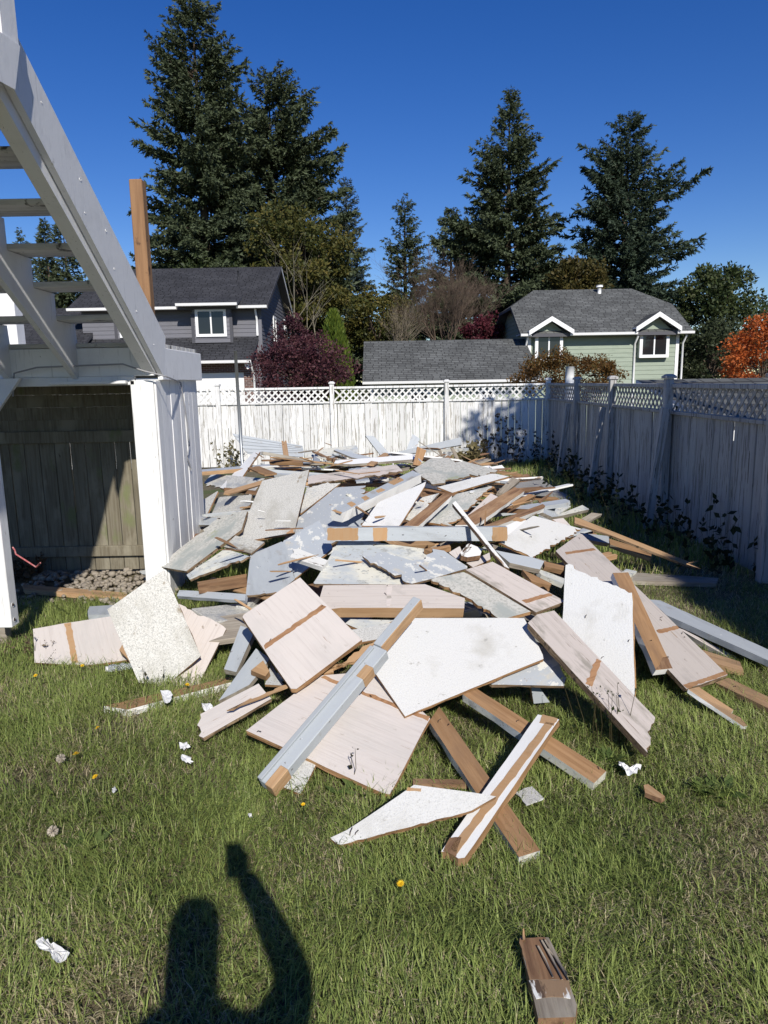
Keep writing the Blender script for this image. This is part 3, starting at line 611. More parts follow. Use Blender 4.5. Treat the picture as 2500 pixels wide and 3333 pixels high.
# ------------------------------------------------------------------ vegetation
def unit(a): return a / np.maximum(np.linalg.norm(a, axis=1, keepdims=True), 1e-9)
def diamonds(P, D, S, ln, wd, mid=.45):
    """leaf shaped quads from base P along D, side S"""
    n = len(P); V = np.empty((n, 4, 3), np.float32)
    ln = np.asarray(ln).reshape(-1, 1); wd = np.asarray(wd).reshape(-1, 1)
    V[:, 0] = P; V[:, 1] = P + D * ln * mid + S * wd * .5; V[:, 2] = P + D * ln; V[:, 3] = P + D * ln * mid - S * wd * .5
    return V.reshape(-1, 3), np.arange(4 * n).reshape(n, 4)
def mixc(a, b, t): a = np.array(a); b = np.array(b); return a[None] * (1 - t[:, None]) + b[None] * t[:, None]
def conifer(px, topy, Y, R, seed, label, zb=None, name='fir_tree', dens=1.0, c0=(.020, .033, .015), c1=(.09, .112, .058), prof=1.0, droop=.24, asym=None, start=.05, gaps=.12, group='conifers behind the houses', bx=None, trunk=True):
    rg = np.random.default_rng(seed)
    top = at_y(px, topy, Y); z0 = ground_z(top.x, Y) if zb is None else zb
    H = top.z - z0; X = top.x if bx is None else bx
    root = empty(name, (X, Y, z0), 0, label, 'tree', group)
    lean = (top.x - X) / H
    tn = [(lean * H * t, 0, H * t) for t in (0, .25, .5, .75, .97)]
    tube('trunk', tn, [.018 * H + .06, .014 * H + .04, .009 * H + .03, .005 * H + .02, .012], m_bark, root, 8)
    nb = int(H * 30 * dens); R = R * 1.3; BV = []; 
    h = H * (start + (1 - start) * np.sort(rg.random(nb)) ** .95)
    Ps = []; Ds = []; Ss = []; Ln = []; Wd = []; Tc = []
    az = rg.uniform(0, 2 * np.pi, nb); brP = []
    lump = rg.uniform(.62, 1.18, 64)
    for i in range(nb):
        t = h[i] / H; k = 1 - t
        base = k ** prof
        env = R * (base * .92 + .05) * (lump[int(t * 23) % 64] * .45 + lump[(int(t * 23) + int(az[i] / 6.283 * 7) * 5) % 64] * .55)
        if t < .14: env *= .55 + 3.2 * t
        if rg.random() < gaps: env *= .55
        Lb = env * rg.uniform(.65, 1.12)
        if asym: Lb *= asym(t, az[i], rg)
        if Lb < .12: Lb = .12
        d = np.array([math.cos(az[i]), math.sin(az[i]), 0.0]); sd = np.array([-d[1], d[0], 0])
        rise = (t - .12) * .72 + rg.uniform(-.16, .16)          # upper branches reach up, lower droop
        n = max(6, int(Lb * (19 if math.sin(az[i]) < .45 else 9) * dens)); u = np.sort(rg.uniform(.12, 1, n) ** .8)
        z = h[i] + Lb * (rise * u - droop * u * u * (1 - t) + .18 * np.maximum(u - .7, 0))
        p = np.stack([d[0] * Lb * u + lean * h[i], d[1] * Lb * u, z], 1)
        if trunk: brP.append(([(lean * h[i], 0, h[i]), tuple(p[n // 2]), tuple(p[-1])], .010 + .011 * Lb))
        sgn = rg.choice([-1, 1], n)
        w = (1 - u) * .55 + .18
        tw = (d[None] * rg.uniform(.45, 1.0, (n, 1)) + sd[None] * (sgn * rg.uniform(.3, 1.0, n))[:, None] + np.array([0, 0, 1.])[None] * rg.uniform(-.6, .55, (n, 1)))
        tw = unit(tw); ln = (w * Lb * .30 + .22) * rg.uniform(.55, 1.3, n); ln = np.minimum(ln, .72)
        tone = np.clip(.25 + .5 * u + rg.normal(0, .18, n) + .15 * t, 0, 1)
        for j in range(4):                                     # a twig is a main spray and side sprays
            if j == 0: pp, dd, l2, ww = p, tw, ln, ln * .27
            else:
                f = (.2, .4, .62)[j - 1]; pp = p + tw * (ln * f)[:, None]
                o = unit(np.cross(tw, rg.normal(0, 1, (n, 3)))); dd = unit(tw * .7 + o * .8 + np.array([0, 0, -.12])); l2 = ln * (.62 - .08 * j); ww = l2 * .33
            sdv = unit(np.cross(dd, rg.normal(0, 1, (n, 3))))
            Ps.append(pp); Ds.append(dd); Ss.append(sdv); Ln.append(l2); Wd.append(ww); Tc.append(np.clip(tone + rg.normal(0, .1, n), 0, 1))
    P_ = np.concatenate(Ps); V_, Q_ = diamonds(P_, np.concatenate(Ds), np.concatenate(Ss), np.concatenate(Ln), np.concatenate(Wd))
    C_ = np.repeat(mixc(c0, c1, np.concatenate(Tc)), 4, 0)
    obj('crown', npmesh('crown', V_, Q_, m_needle, C_), root)
    if trunk:
        VV = []; QQ = []
        for pts, r in brP[::2]:
            for s in range(2):
                a = np.array(pts[s]); b = np.array(pts[s + 1]); r0 = r * (1 - .5 * s); r1 = r * (.5 - .45 * s); o = len(VV)
                for q, rr in ((a, r0), (b, r1)):
                    for ang in (0, 2.09, 4.19): VV.append((q[0] - math.sin(ang) * rr * .7, q[1] + math.sin(ang) * rr * .7, q[2] + math.cos(ang) * rr))
                QQ += [(o, o + 1, o + 4, o + 3), (o + 1, o + 2, o + 5, o + 4), (o + 2, o, o + 3, o + 5)]
        obj('branches', npmesh('branches', VV, QQ, m_bark), root)
    return root
def leafy(name, label, X, Y, zb, cx, cy, cz, rx, ry, rz, n, size, cols, seed, clumps=40, trunk=.12, group=None, cat='tree', fill=.75, mat=None, stems=1, droop=.0, asp=.55):
    """broadleaf crown: leaves gathered in clumps through the volume, around real limbs"""
    rg = np.random.default_rng(seed); root = empty(name, (X, Y, zb), 0, label, cat, group)
    cc = rg.normal(0, 1, (clumps, 3)); cc = unit(cc) * (rg.random((clumps, 1)) ** (1 / 3.) * .45 + .5) * rg.uniform(.8, 1.16, (clumps, 1))
    cc = cc * np.array([rx, ry, rz]) * .88 + np.array([cx, cy, cz])
    csz = rg.uniform(.4, 1.15, clumps) * fill * min(rx, rz) * (7.0 / clumps) ** (1 / 3.)
    ci = rg.integers(0, clumps, n)
    off = unit(rg.normal(0, 1, (n, 3))) * (rg.random((n, 1)) ** .42)
    P = cc[ci] + off * csz[ci][:, None] * np.array([1.1, 1.1, .8])
    P -= np.array([X, Y, zb]); P[:, 2] = np.maximum(P[:, 2], .03)
    D = unit(off * .6 + rg.normal(0, .7, (n, 3)) + np.array([0, 0, -droop])); S = unit(np.cross(D, rg.normal(0, 1, (n, 3))))
    ln = size * rg.uniform(.6, 1.3, n); V_, Q_ = diamonds(P, D, S, ln, ln * asp)
    tone = np.clip(rg.uniform(0, 1, clumps)[ci] * .55 + rg.normal(.25, .22, n), 0, 1)
    cols = np.array(cols); k = tone * (len(cols) - 1); i0 = np.minimum(k.astype(int), len(cols) - 2); f = (k - i0)[:, None]
    C_ = np.repeat(cols[i0] * (1 - f) + cols[i0 + 1] * f, 4, 0)
    obj('crown', npmesh('crown', V_, Q_, mat or m_leaf, C_), root)
    c = Vector((cx - X, cy - Y, cz - zb)); VV = []
    for s in range(stems):
        b = Vector((rg.uniform(-.2, .2) * (stems > 1), rg.uniform(-.2, .2) * (stems > 1), 0))
        m_ = c + Vector((rg.uniform(-.3, .3) * rx, 0, rg.uniform(-.4, .1) * rz))
        tube('trunk', [b, b.lerp(m_, .5) + Vector((rg.uniform(-.1, .1), 0, 0)), m_, m_ + Vector((0, 0, rz * .6))], [trunk, trunk * .8, trunk * .5, trunk * .12], m_bark, root, 7)
    V2 = []; Q2 = []
    for q in cc[:: max(1, clumps // 26)]:
        a = np.array(c) * np.array([1, 1, .8]); b = q - np.array([X, Y, zb]); o = len(V2)
        mid = (a + b) / 2 + rg.normal(0, .08 * rx, 3)
        for (pp, rr) in ((a, trunk * .4), (mid, trunk * .25), (b, trunk * .06)):
            for ang in (0, 2.09, 4.19): V2.append((pp[0] + math.cos(ang) * rr, pp[1], pp[2] + math.sin(ang) * rr))
        for s in (0, 3): Q2 += [(o + s, o + s + 1, o + s + 4, o + s + 3), (o + s + 1, o + s + 2, o + s + 5, o + s + 4), (o + s + 2, o + s, o + s + 3, o + s + 5)]
    obj('limbs', npmesh('limbs', V2, Q2, m_bark), root)
    return root
def bare(name, label, X, Y, zb, H, spread, seed, mat, stems=9, r0=.05, depth=4, group=None, up=.5, kids=3, straight=False):
    rg = random.Random(seed); root = empty(name, (X, Y, zb), 0, label, 'tree', group)
    VV = []; QQ = []
    def seg(a, b, ra, rb):
        d = (b - a).normalized(); s = d.cross(Vector((0, 1, .1))).normalized(); t = d.cross(s); o = len(VV)
        for q, r in ((a, ra), (b, rb)):
            for ang in (0, 2.094, 4.189): VV.append(tuple(q + (s * math.cos(ang) + t * math.sin(ang)) * r))
        for k in range(3): QQ.append((o + k, o + (k + 1) % 3, o + 3 + (k + 1) % 3, o + 3 + k))
    def grow(p, d, ln, r, lev):
        n = 4; q = p
        for i in range(n):
            d = (d + Vector((rg.gauss(0, .07), rg.gauss(0, .07), .03 * up))).normalized()
            q2 = q + d * (ln / n); ra = r * (1 - .6 * i / n); seg(q, q2, max(ra, .004), max(r * (1 - .6 * (i + 1) / n), .003))
            if lev > 0 and i >= (1 if lev < depth else 1):
                for k in range(kids if rg.random() < .8 else kids - 1):
                    s = Vector((rg.gauss(0, 1), rg.gauss(0, 1), rg.gauss(.3, .5))).normalized()
                    grow(q2, (d * 1.0 + s * (.62 if not straight else .75)).normalized(), ln * rg.uniform(.38, .62), ra * .5, lev - 1)
            q = q2
    for s in range(stems):
        a = rg.uniform(0, 6.283); f = rg.uniform(.1, 1) * spread
        d = Vector((math.cos(a) * f, math.sin(a) * f, 1)).normalized()
        b = Vector((rg.uniform(-.25, .25), rg.uniform(-.25, .25), 0)) * (stems > 1)
        grow(b, d, H * rg.uniform(.55, .75), r0 * rg.uniform(.7, 1.1), depth - 1)
    obj('branches', npmesh('branches', VV, QQ, mat), root); return root
CONIF = 'conifers behind the houses'
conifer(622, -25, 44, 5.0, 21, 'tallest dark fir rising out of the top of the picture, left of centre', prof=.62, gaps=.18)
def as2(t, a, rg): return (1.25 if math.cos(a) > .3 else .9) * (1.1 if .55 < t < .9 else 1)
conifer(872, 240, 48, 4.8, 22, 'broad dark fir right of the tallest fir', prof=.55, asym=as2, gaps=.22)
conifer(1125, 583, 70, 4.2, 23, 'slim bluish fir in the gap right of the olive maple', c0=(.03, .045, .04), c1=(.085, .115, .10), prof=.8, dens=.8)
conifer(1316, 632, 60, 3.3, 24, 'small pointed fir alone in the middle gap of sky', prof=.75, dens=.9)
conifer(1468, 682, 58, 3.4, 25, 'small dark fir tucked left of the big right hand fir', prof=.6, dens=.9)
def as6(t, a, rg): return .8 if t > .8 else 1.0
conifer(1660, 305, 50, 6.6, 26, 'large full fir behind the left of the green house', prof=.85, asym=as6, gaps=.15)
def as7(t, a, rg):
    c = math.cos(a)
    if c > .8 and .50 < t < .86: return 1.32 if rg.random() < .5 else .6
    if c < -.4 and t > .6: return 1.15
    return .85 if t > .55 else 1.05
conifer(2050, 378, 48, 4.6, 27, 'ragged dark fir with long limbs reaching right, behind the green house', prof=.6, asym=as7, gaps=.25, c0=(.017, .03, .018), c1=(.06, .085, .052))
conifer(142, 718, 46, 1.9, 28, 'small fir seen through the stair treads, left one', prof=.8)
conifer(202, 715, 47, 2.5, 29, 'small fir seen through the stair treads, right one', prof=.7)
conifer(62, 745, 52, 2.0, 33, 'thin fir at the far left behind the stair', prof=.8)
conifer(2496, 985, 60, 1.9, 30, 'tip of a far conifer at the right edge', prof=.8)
OLIVE = [(.03, .04, .012), (.065, .075, .02), (.12, .115, .03), (.16, .13, .035)]
GREEN = [(.018, .03, .012), (.04, .06, .02), (.075, .10, .035), (.11, .12, .05)]
def treepx(name, label, px0, px1, pyt, pyb, Y, n, size, cols, seed, **k):
    a = at_y(px0, (pyt + pyb) / 2, Y); b = at_y(px1, (pyt + pyb) / 2, Y); t = at_y((px0 + px1) / 2, pyt, Y); m = at_y((px0 + px1) / 2, pyb, Y)
    cx = (a.x + b.x) / 2; zb = ground_z(cx, Y)
    return leafy(name, label, cx, Y, zb, cx, Y, (t.z + m.z) / 2, (b.x - a.x) / 2, k.pop('ry', (b.x - a.x) / 2), (t.z - m.z) / 2, n, size, cols, seed, **k)
BL = 'broadleaf trees behind the houses'
treepx('maple_tree', 'rounded olive maple below the two tall firs', 800, 1165, 645, 1100, 41, 17000, .22, OLIVE, 41, clumps=90, trunk=.25, group=BL)
treepx('maple_tree', 'dark green understorey tree under the tall left fir', 480, 860, 820, 1050, 43, 6000, .24, GREEN, 47, clumps=50, trunk=.2, group=BL)
treepx('maple_tree', 'olive brown tree just above the green roof', 1795, 1975, 820, 1010, 43, 6000, .22, [(.035, .035, .012), (.085, .075, .02), (.14, .10, .03)], 42, clumps=45, trunk=.2, group=BL)
treepx('maple_tree', 'green broadleaf tree right of the green house', 2170, 2460, 845, 1230, 40, 15000, .21, GREEN, 43, clumps=85, trunk=.22, group=BL)
treepx('maple_tree', 'grey green shrubby tree at the green house corner', 2215, 2420, 1040, 1300, 33, 8000, .16, [(.02, .03, .014), (.05, .065, .03), (.085, .10, .055)], 48, clumps=50, trunk=.15, group=BL)
treepx('maple_tree', 'yellowish green tree between the arborvitae and the twiggy tree', 1100, 1360, 930, 1170, 44, 9000, .2, OLIVE, 44, clumps=55, trunk=.18, group=BL)
treepx('maple_tree', 'dim green tree low behind the small middle fir', 1190, 1480, 1000, 1180, 52, 6000, .25, GREEN, 45, clumps=45, trunk=.18, group=BL)
treepx('maple_tree', 'dark green tree filling behind the right hand firs', 1480, 2180, 870, 1100, 56, 13000, .3, GREEN, 49, clumps=80, trunk=.25, group=BL)
treepx('maple_tree', 'reddish tree over the garage roof of the green house', 1490, 1660, 1020, 1140, 38, 4500, .14, [(.05, .012, .018), (.10, .022, .032), (.15, .035, .045)], 46, clumps=40, trunk=.1, group=BL)
p = at_y(1465, 1110, 40)
bare('twiggy_tree', 'leafless brown many stemmed tree above the garage roof', p.x, 40, p.z - 1.2, 4.9, 1.0, 51, m_twig, stems=12, r0=.05, depth=4, kids=3)
p = at_y(1290, 1110, 39); bare('twiggy_shrub', 'pale leafless shrub left of the twiggy tree', p.x, 39, p.z - 1.0, 2.6, .7, 52, m_palebrush, stems=9, r0=.03, depth=3)
for (px, tp, lx, sd, lb) in ((968, 690, .02, 53, 'pale bare trunk in front of the olive maple, left one'), (1040, 900, .24, 54, 'leaning pale bare trunk beside the arborvitae'), (1003, 760, .06, 55, 'thin pale bare trunk between the other two')):
    p = at_y(px, 1200, 37); t = at_y(px, tp, 37)
    bare('birch_tree', lb, p.x, 37, p.z, (t.z - p.z) * .8, lx, sd, m_palebark, stems=1, r0=.085 if sd != 55 else .05, depth=3, kids=2, group='pale bare trunks', up=1.0, straight=True)
# bushes
treepx('plum_tree', 'low purple leaved plum bush behind the white fence', 815, 1165, 1075, 1330, 21, 14000, .085, [(.022, .010, .014), (.06, .022, .03), (.115, .042, .05), (.16, .075, .075)], 61, clumps=110, trunk=.06, cat='bush', stems=4, fill=.8)
treepx('plum_tree', 'tall purple leaved shoot of plum beside the grey house', 880, 1010, 1030, 1200, 22, 3500, .085, [(.022, .010, .014), (.06, .022, .03), (.115, .042, .05)], 62, clumps=34, trunk=.04, cat='bush')
treepx('copper_bush', 'wide brown orange leaved bush in front of the green house', 1660, 2030, 1128, 1330, 22.5, 15000, .075, [(.05, .025, .008), (.11, .055, .015), (.17, .085, .02), (.10, .09, .03)], 63, clumps=110, trunk=.05, cat='bush', stems=4, fill=.8)
treepx('maple_tree', 'bright orange autumn maple at the right edge', 2350, 2620, 1000, 1330, 27, 11000, .11, [(.20, .045, .012), (.42, .09, .02), (.60, .17, .04), (.35, .11, .04)], 64, clumps=75, trunk=.08)
# arborvitae
p = at_y(1085, 1020, 26); zb = ground_z(p.x, 26); av = empty('arborvitae', (p.x, 26, zb), 0, 'bright green clipped arborvitae column beside the plum bush', 'tree')
rg = np.random.default_rng(71); n = 9000; Hh = p.z - zb; t = rg.random(n); a = rg.uniform(0, 6.283, n); r = .72 * (1 - t ** 2.2) ** .7 * rg.uniform(.75, 1.05, n) + .02
PP = np.stack([np.cos(a) * r + .12 * t * 0, np.sin(a) * r, t * Hh], 1); D = unit(np.stack([np.cos(a) * .35, np.sin(a) * .35, np.ones(n)], 1) + rg.normal(0, .15, (n, 3))); S = unit(np.cross(D, rg.normal(0, 1, (n, 3))))
V_, Q_ = diamonds(PP, D, S, rg.uniform(.12, .26, n), np.full(n, .05)); C_ = np.repeat(mixc((.03, .06, .008), (.13, .17, .022), rg.random(n)), 4, 0)
obj('crown', npmesh('crown', V_, Q_, m_needle, C_), av); tube('trunk', [(0, 0, 0), (0, 0, Hh * .9)], [.06, .01], m_bark, av)
# neighbour's conifers beyond the side fence, outside the frame: they shade the strip along it
for i, (x, y, h, r) in enumerate(((5.0, -3.4, 6.6, 1.2), (4.9, -.6, 6.2, 1.1), (5.0, 2.3, 6.0, 1.15))):
    rg = np.random.default_rng(90 + i); root = empty('cypress_tree', (x, y, 0), 0, '%s neighbouring cypress beyond the side fence, seen only by the shade it casts' % ('rearmost', 'middle', 'foremost')[i], 'tree', 'shade trees beyond the side fence')
    n = 9000; t = rg.random(n) ** .8; a = rg.uniform(0, 6.283, n); rr = r * (1 - t ** 2) ** .8 * rg.uniform(.3, 1.15, n)
    PP = np.stack([np.cos(a) * rr, np.sin(a) * rr, .3 + t * (h - .3)], 1); D = unit(np.stack([np.cos(a), np.sin(a), np.ones(n) * .6], 1) + rg.normal(0, .3, (n, 3))); S = unit(np.cross(D, rg.normal(0, 1, (n, 3))))
    V_, Q_ = diamonds(PP, D, S, rg.uniform(.2, .4, n), np.full(n, .11)); obj('crown', npmesh('crown', V_, Q_, m_needle, np.repeat(mixc((.02, .04, .015), (.07, .10, .04), rg.random(n)), 4, 0)), root)
    tube('trunk', [(0, 0, 0), (0, 0, h * .95)], [.14, .02], m_bark, root)
leafy('shade_tree', 'broadleaf tree outside the frame, seen only by its dapple on the fence corner', 6.0, 5.2, 0, 5.75, 5.0, 7.6, 1.3, 1.2, 1.5, 2600, .2, GREEN, 95, clumps=16, trunk=.14, cat='tree')
# ------------------------------------------------------------------ debris pile
CROP = {'N': (0, 0, 1), 'A': (400, 1350, 2.074), 'B': (1000, 1350, 2.074), 'C': (1600, 1500, 1.8433), 'D': (50, 1800, 2.074), 'E': (600, 1850, 2.074), 'F': (1200, 1850, 2.074), 'G': (1700, 1850, 2.074), 'H': (900, 2300, 1.508)}
def cv(c, p): x0, y0, s = CROP[c]; return (x0 + p[0] / s, y0 + p[1] / s)
def lerp_tab(tab, v):
    if v <= tab[0][0]: return tab[0][1]
    for (a, b), (c, d) in zip(tab[:-1], tab[1:]):
        if v <= c: return b + (d - b) * (v - a) / (c - a)
    return tab[-1][1]
PROF = [(2.3, .0), (2.8, .03), (3.3, .10), (4.0, .24), (5.0, .40), (6.0, .52), (7.0, .63), (8.0, .70), (9.5, .74), (11.0, .70), (13, .6)]
HALF = [(2.5, 1.0), (4, 1.35), (6, 1.7), (10, 2.3)]
CEN = [(2.5, .3), (4, 0), (6, -.05), (10, -.1)]
def pile(x, y):
    h = lerp_tab(HALF, y); f = 1 - smooth01((abs(x - lerp_tab(CEN, y)) - .55 * h) / (.8 * h))
    return lerp_tab(PROF, y) * (.10 + .90 * f)
def surf(px, py, dz):
    r = ray(px, py); t = 1.6
    while t < 14:
        p = CAM + r * t
        if p.z <= pile(p.x, p.y) + dz: return p
        t += .02 if t < 6 else .04
    return CAM + r * 14
def fit_normal(P):
    A = np.array([tuple(p) for p in P]); c = A.mean(0); u, s, vt = np.linalg.svd(A - c); return Vector(c), Vector(vt[2])
PILE = 'pieces of the demolition debris pile'
def hit(px, py, c, n):
    r = ray(px, py); return CAM + r * ((c - CAM).dot(n) / r.dot(n))
def slab(name, label, cat, crop, poly, top, side, th, lay=0, n=None, k=.22, jag=(), strips=(), nails=(), bot=None, z=None, anchor=None, rough=.0018, jamp=.018, group=PILE, tail=None):
    rs = random.Random(hash(label) % 100000 if False else sum(map(ord, label)) * 7 + len(poly))
    px = [cv(crop, p) for p in poly]
    if top in VARIANT: top = rs.choice(VARIANT[top])
    if z is not None: P = [at_z(q[0], q[1], zz) for q, zz in zip(px, z if isinstance(z, (list, tuple)) else [z] * len(px))]
    else: P = [surf(q[0], q[1], lay * .032) for q in px]
    c, fn = fit_normal(P)
    if fn.z < 0: fn = -fn
    if z is None and n is None:
        fn.normalize()
        if fn.y > -.1: fn.y = -.1
        fn = Vector((max(-.45, min(.45, fn.x)), max(-.6, fn.y) - k, max(fn.z, .6))).normalized()
    nn = Vector(n).normalized() if n is not None else fn
    if (CAM - c).dot(nn) < 0: nn = -nn
    if anchor: c = at_z(*cv(crop, anchor[:2]), anchor[2])
    P = [hit(q[0], q[1], c, nn) for q in px]
    area = sum((P[i] - c).cross(P[(i + 1) % len(P)] - c).dot(nn) for i in range(len(P)))
    jag = set(jag)
    if area < 0:
        m = len(P); P = P[::-1]; jag = {(m - 2 - j) % m for j in jag}
    c = sum(P, Vector()) / len(P)
    le = max(range(len(P)), key=lambda i: (P[(i + 1) % len(P)] - P[i]).length)
    ex = (P[(le + 1) % len(P)] - P[le]).normalized(); ey = nn.cross(ex).normalized()
    M = Matrix((ex, ey, nn)).transposed().to_4x4(); M.translation = c; Mi = M.inverted()
    L2 = [Mi @ p for p in P]
    if name == 'plywood_panel':              # knocked corners
        Q2 = []; J2 = set()
        for i, p in enumerate(L2):
            a = L2[i - 1]; b = L2[(i + 1) % len(L2)]
            if rs.random() < .4 and (a - p).length > .12 and (b - p).length > .12:
                Q2.append(p + (a - p).normalized() * rs.uniform(.006, .035)); J2.add(len(Q2) - 1); Q2.append(p + (b - p).normalized() * rs.uniform(.006, .03))
            else: Q2.append(p)
            if i in jag: J2.add(len(Q2) - 1)
        L2 = Q2; jag = J2
    out = []
    for i, a in enumerate(L2):
        b = L2[(i + 1) % len(L2)]; ln = (b - a).length; d = (b - a).normalized(); nr = Vector((d.y, -d.x, 0))
        amp = jamp if i in jag else rough; step = .024 if i in jag else .07
        m = max(1, min(60, int(ln / step))); prev = 0
        for q in range(m):
            t = q / m
            if q: prev = prev * .3 + rs.gauss(0, amp * .4) + (rs.choice((-1, 1.2)) * rs.expovariate(1 / (amp * 1.1)) if i in jag and rs.random() < .22 else 0)
            off = prev if q else rs.gauss(0, rough)
            tt = t + (rs.uniform(-.48, .48) / m if q and i in jag else 0)
            out.append(a.lerp(b, tt) + nr * max(-3 * amp, min(2.2 * amp, off)))
    m = len(out); V_ = [(p.x, p.y, 0) for p in out]
    V_ += [(p.x + rs.gauss(0, rough * 1.3), p.y + rs.gauss(0, rough * 1.3), -th) for p in out]
    F_ = [list(range(m)), list(range(m, 2 * m))[::-1]] + [((i + 1) % m, i, i + m, (i + 1) % m + m) for i in range(m)]
    o = bpy.data.objects.new(name, mesh(name, V_, F_, [top, side, bot or side], [0, 2] + [1] * m)); o.matrix_world = M; link(o); tag(o, label, cat, group)
    for st_ in strips:                       # bare wood where a batten was pulled off
        mt = st_[4] if len(st_) > 4 else m_strip
        q = [Mi @ hit(*cv(crop, p), c, nn) for p in st_[:4]]
        if (q[1] - q[0]).cross(q[2] - q[1]).z < 0: q = q[::-1]
        R2 = []
        for i, s0 in enumerate(q):
            s1 = q[(i + 1) % 4]; ns = max(1, min(24, int((s1 - s0).length / .02)))
            for w_ in range(ns): R2.append(s0.lerp(s1, w_ / ns) + Vector((rs.gauss(0, .0022), rs.gauss(0, .0022), 0)))
        m2 = len(R2); V2 = [(p.x, p.y, .0014) for p in R2] + [(p.x, p.y, -.002) for p in R2]
        obj('bare_wood_strip', mesh('bare_wood_strip', V2, [list(range(m2))] + [((i + 1) % m2, i, i + m2, (i + 1) % m2 + m2) for i in range(m2)], mt), o)
    for q in nails:
        p = Mi @ hit(*cv(crop, q), c, nn); a = rs.uniform(0, 6.28); l = rs.uniform(.014, .03)
        d = Vector((math.cos(a) * .6, math.sin(a) * .6, .8))
        tube('nail', [p, p + d * l * .5, p + d * l * .5 + Vector((math.cos(a), math.sin(a), .1)) * l * .6], .0018, m_nail, o, 5)
    return o
def panel(label, crop, poly, top, lay, side=None, th=.018, **k): return slab('plywood_panel', label, 'panel', crop, poly, top, side or m_ply, th, lay, **k)
def plank(label, crop, poly, top, lay, side=None, th=.038, **k): return slab('plank', label, 'plank', crop, poly, top, side or top, th, lay, **k)
# -- underlying and back of the pile
panel('ribbed grey panel leaning at the back left of the pile, before the metal pole', 'A', [(740, 128), (1212, 210), (1225, 285), (840, 264)], m_gray, 2, th=.012, side=m_gray, n=(.12, -.85, .5), z=None)
panel('flat weathered grey sheet at the back of the pile', 'A', [(1225, 242), (1580, 206), (1596, 262), (1230, 292)], m_graydirty, 1, n=(0, -.45, .9))
plank('thin dark edged grey plank lying across the back', 'B', [(180, 237), (205, 233), (430, 287), (415, 310), (300, 288)], m_gray, 4, m_woodgray, th=.025)
plank('grey board propped up leaning left at the back', 'B', [(392, 140), (450, 142), (568, 275), (500, 280)], m_gray, 4, m_woodgray, n=(.1, -.9, .4))
plank('short grey board propped up leaning right at the back', 'B', [(655, 272), (710, 130), (762, 160), (722, 268)], m_gray, 5, m_woodgray, n=(.1, -.9, .4))
plank('short raw brown board end beside the propped grey board', 'B', [(713, 335), (745, 215), (805, 240), (765, 345)], m_wood, 5, m_woodd, n=(.1, -.85, .5))
plank('long grey white board rising to the right at the back', 'B', [(450, 287), (1035, 152), (1042, 202), (570, 287)], m_gray, 3, m_woodgray, n=(0, -.9, .4))
plank('dark short prop leg under the long grey board, left', 'B', [(880, 243), (905, 240), (925, 283), (903, 286)], m_woodgray, 3, n=(0, -1, .1))
plank('dark short prop leg under the long grey board, right', 'B', [(965, 223), (990, 222), (1032, 312), (1010, 316)], m_woodgray, 3, n=(0, -1, .1))
plank('white painted board lying level across the back', 'B', [(180, 328), (190, 308), (765, 265), (765, 296), (300, 334)], m_white, 3, m_woodgray, th=.03)
plank('long fir two by four with grey top at the back left', 'A', [(463, 390), (500, 372), (1300, 306), (1374, 318)], m_gray, 6, m_woodl, th=.055, n=(0, -.1, 1))
plank('short orange wood stick behind the grey topped two by four', 'A', [(985, 305), (1215, 309), (1215, 322), (988, 322)], m_wood, 4)
plank('white plank passing under the grey topped two by four', 'A', [(655, 492), (885, 250), (926, 248), (770, 470), (700, 502)], m_white, 4, m_wood, th=.03)
panel('dirty white broken sheet under the back left planks', 'A', [(545, 462), (870, 540), (960, 430), (600, 398)], m_spdirty, 2, side=m_plyd, jag=(0,))
panel('pale pink plank like panel at the back centre', 'B', [(8, 412), (600, 335), (648, 380), (4, 468)], m_pinkdirty, 4, side=m_plyd, jag=(2,), nails=[(230, 360), (250, 400)])
panel('weathered sheet in shadow by the landing wall', 'A', [(590, 692), (690, 700), (862, 605), (870, 540), (650, 555)], m_spdirty, 1, side=m_plyd)
panel('speckled sheet leaning against the landing wall', 'A', [(365, 778), (560, 692), (646, 510), (450, 632)], m_spdirty, 2.5, nails=[])
plank('grey painted slat with pointed end by the landing', 'A', [(358, 686), (640, 696), (600, 745), (425, 740)], m_gray, 4.5, m_woodgray, th=.02)
plank('weathered grey plank sticking out left at the old fence', 'A', [(98, 822), (560, 755), (590, 768), (490, 805), (110, 866)], m_woodgray, 2, th=.03, jag=(4,))
plank('split dark wood plank end just below the weathered grey plank', 'A', [(230, 826), (520, 800), (470, 868), (235, 872)], m_woodd, 3, jag=(3,))
plank('short raw wood end below the split dark plank', 'A', [(198, 902), (410, 882), (390, 915), (208, 956)], m_wood, 2)
panel('small pale scrap under the long dirty panel', 'A', [(255, 946), (410, 885), (330, 965), (285, 982)], m_spdirty, 2)
plank('grey flat plank end near the pebbles', 'A', [(110, 1056), (262, 1022), (215, 1082), (130, 1076)], m_graydirty, 1.5, m_woodgray, th=.02)
panel('pinkish weathered sheet behind the tilted speckled panel', 'A', [(1240, 492), (1400, 465), (1470, 460), (1195, 672)], m_spdirty, 3.5, jag=(0,))
panel('large blue grey peeling sheet in the middle of the pile', 'A', [(1180, 700), (1440, 490), (1640, 478), (1610, 760), (1390, 880), (1240, 935), (1030, 1092), (1090, 840)], m_graypeel, 1, side=m_plyd, jag=(2,))
panel('blue grey sheet with white peel streak left of the middle', 'A', [(1085, 852), (1325, 712), (1420, 900), (1165, 1102), (1022, 1092)], m_graypeel, 2.2, jag=(3,))
panel('blue grey sheet with broken corner below the speckled panel', 'A', [(860, 945), (1090, 848), (1160, 1110), (1050, 1200), (830, 1220)], m_gray, 1.2, side=m_plyd, jag=(3,))
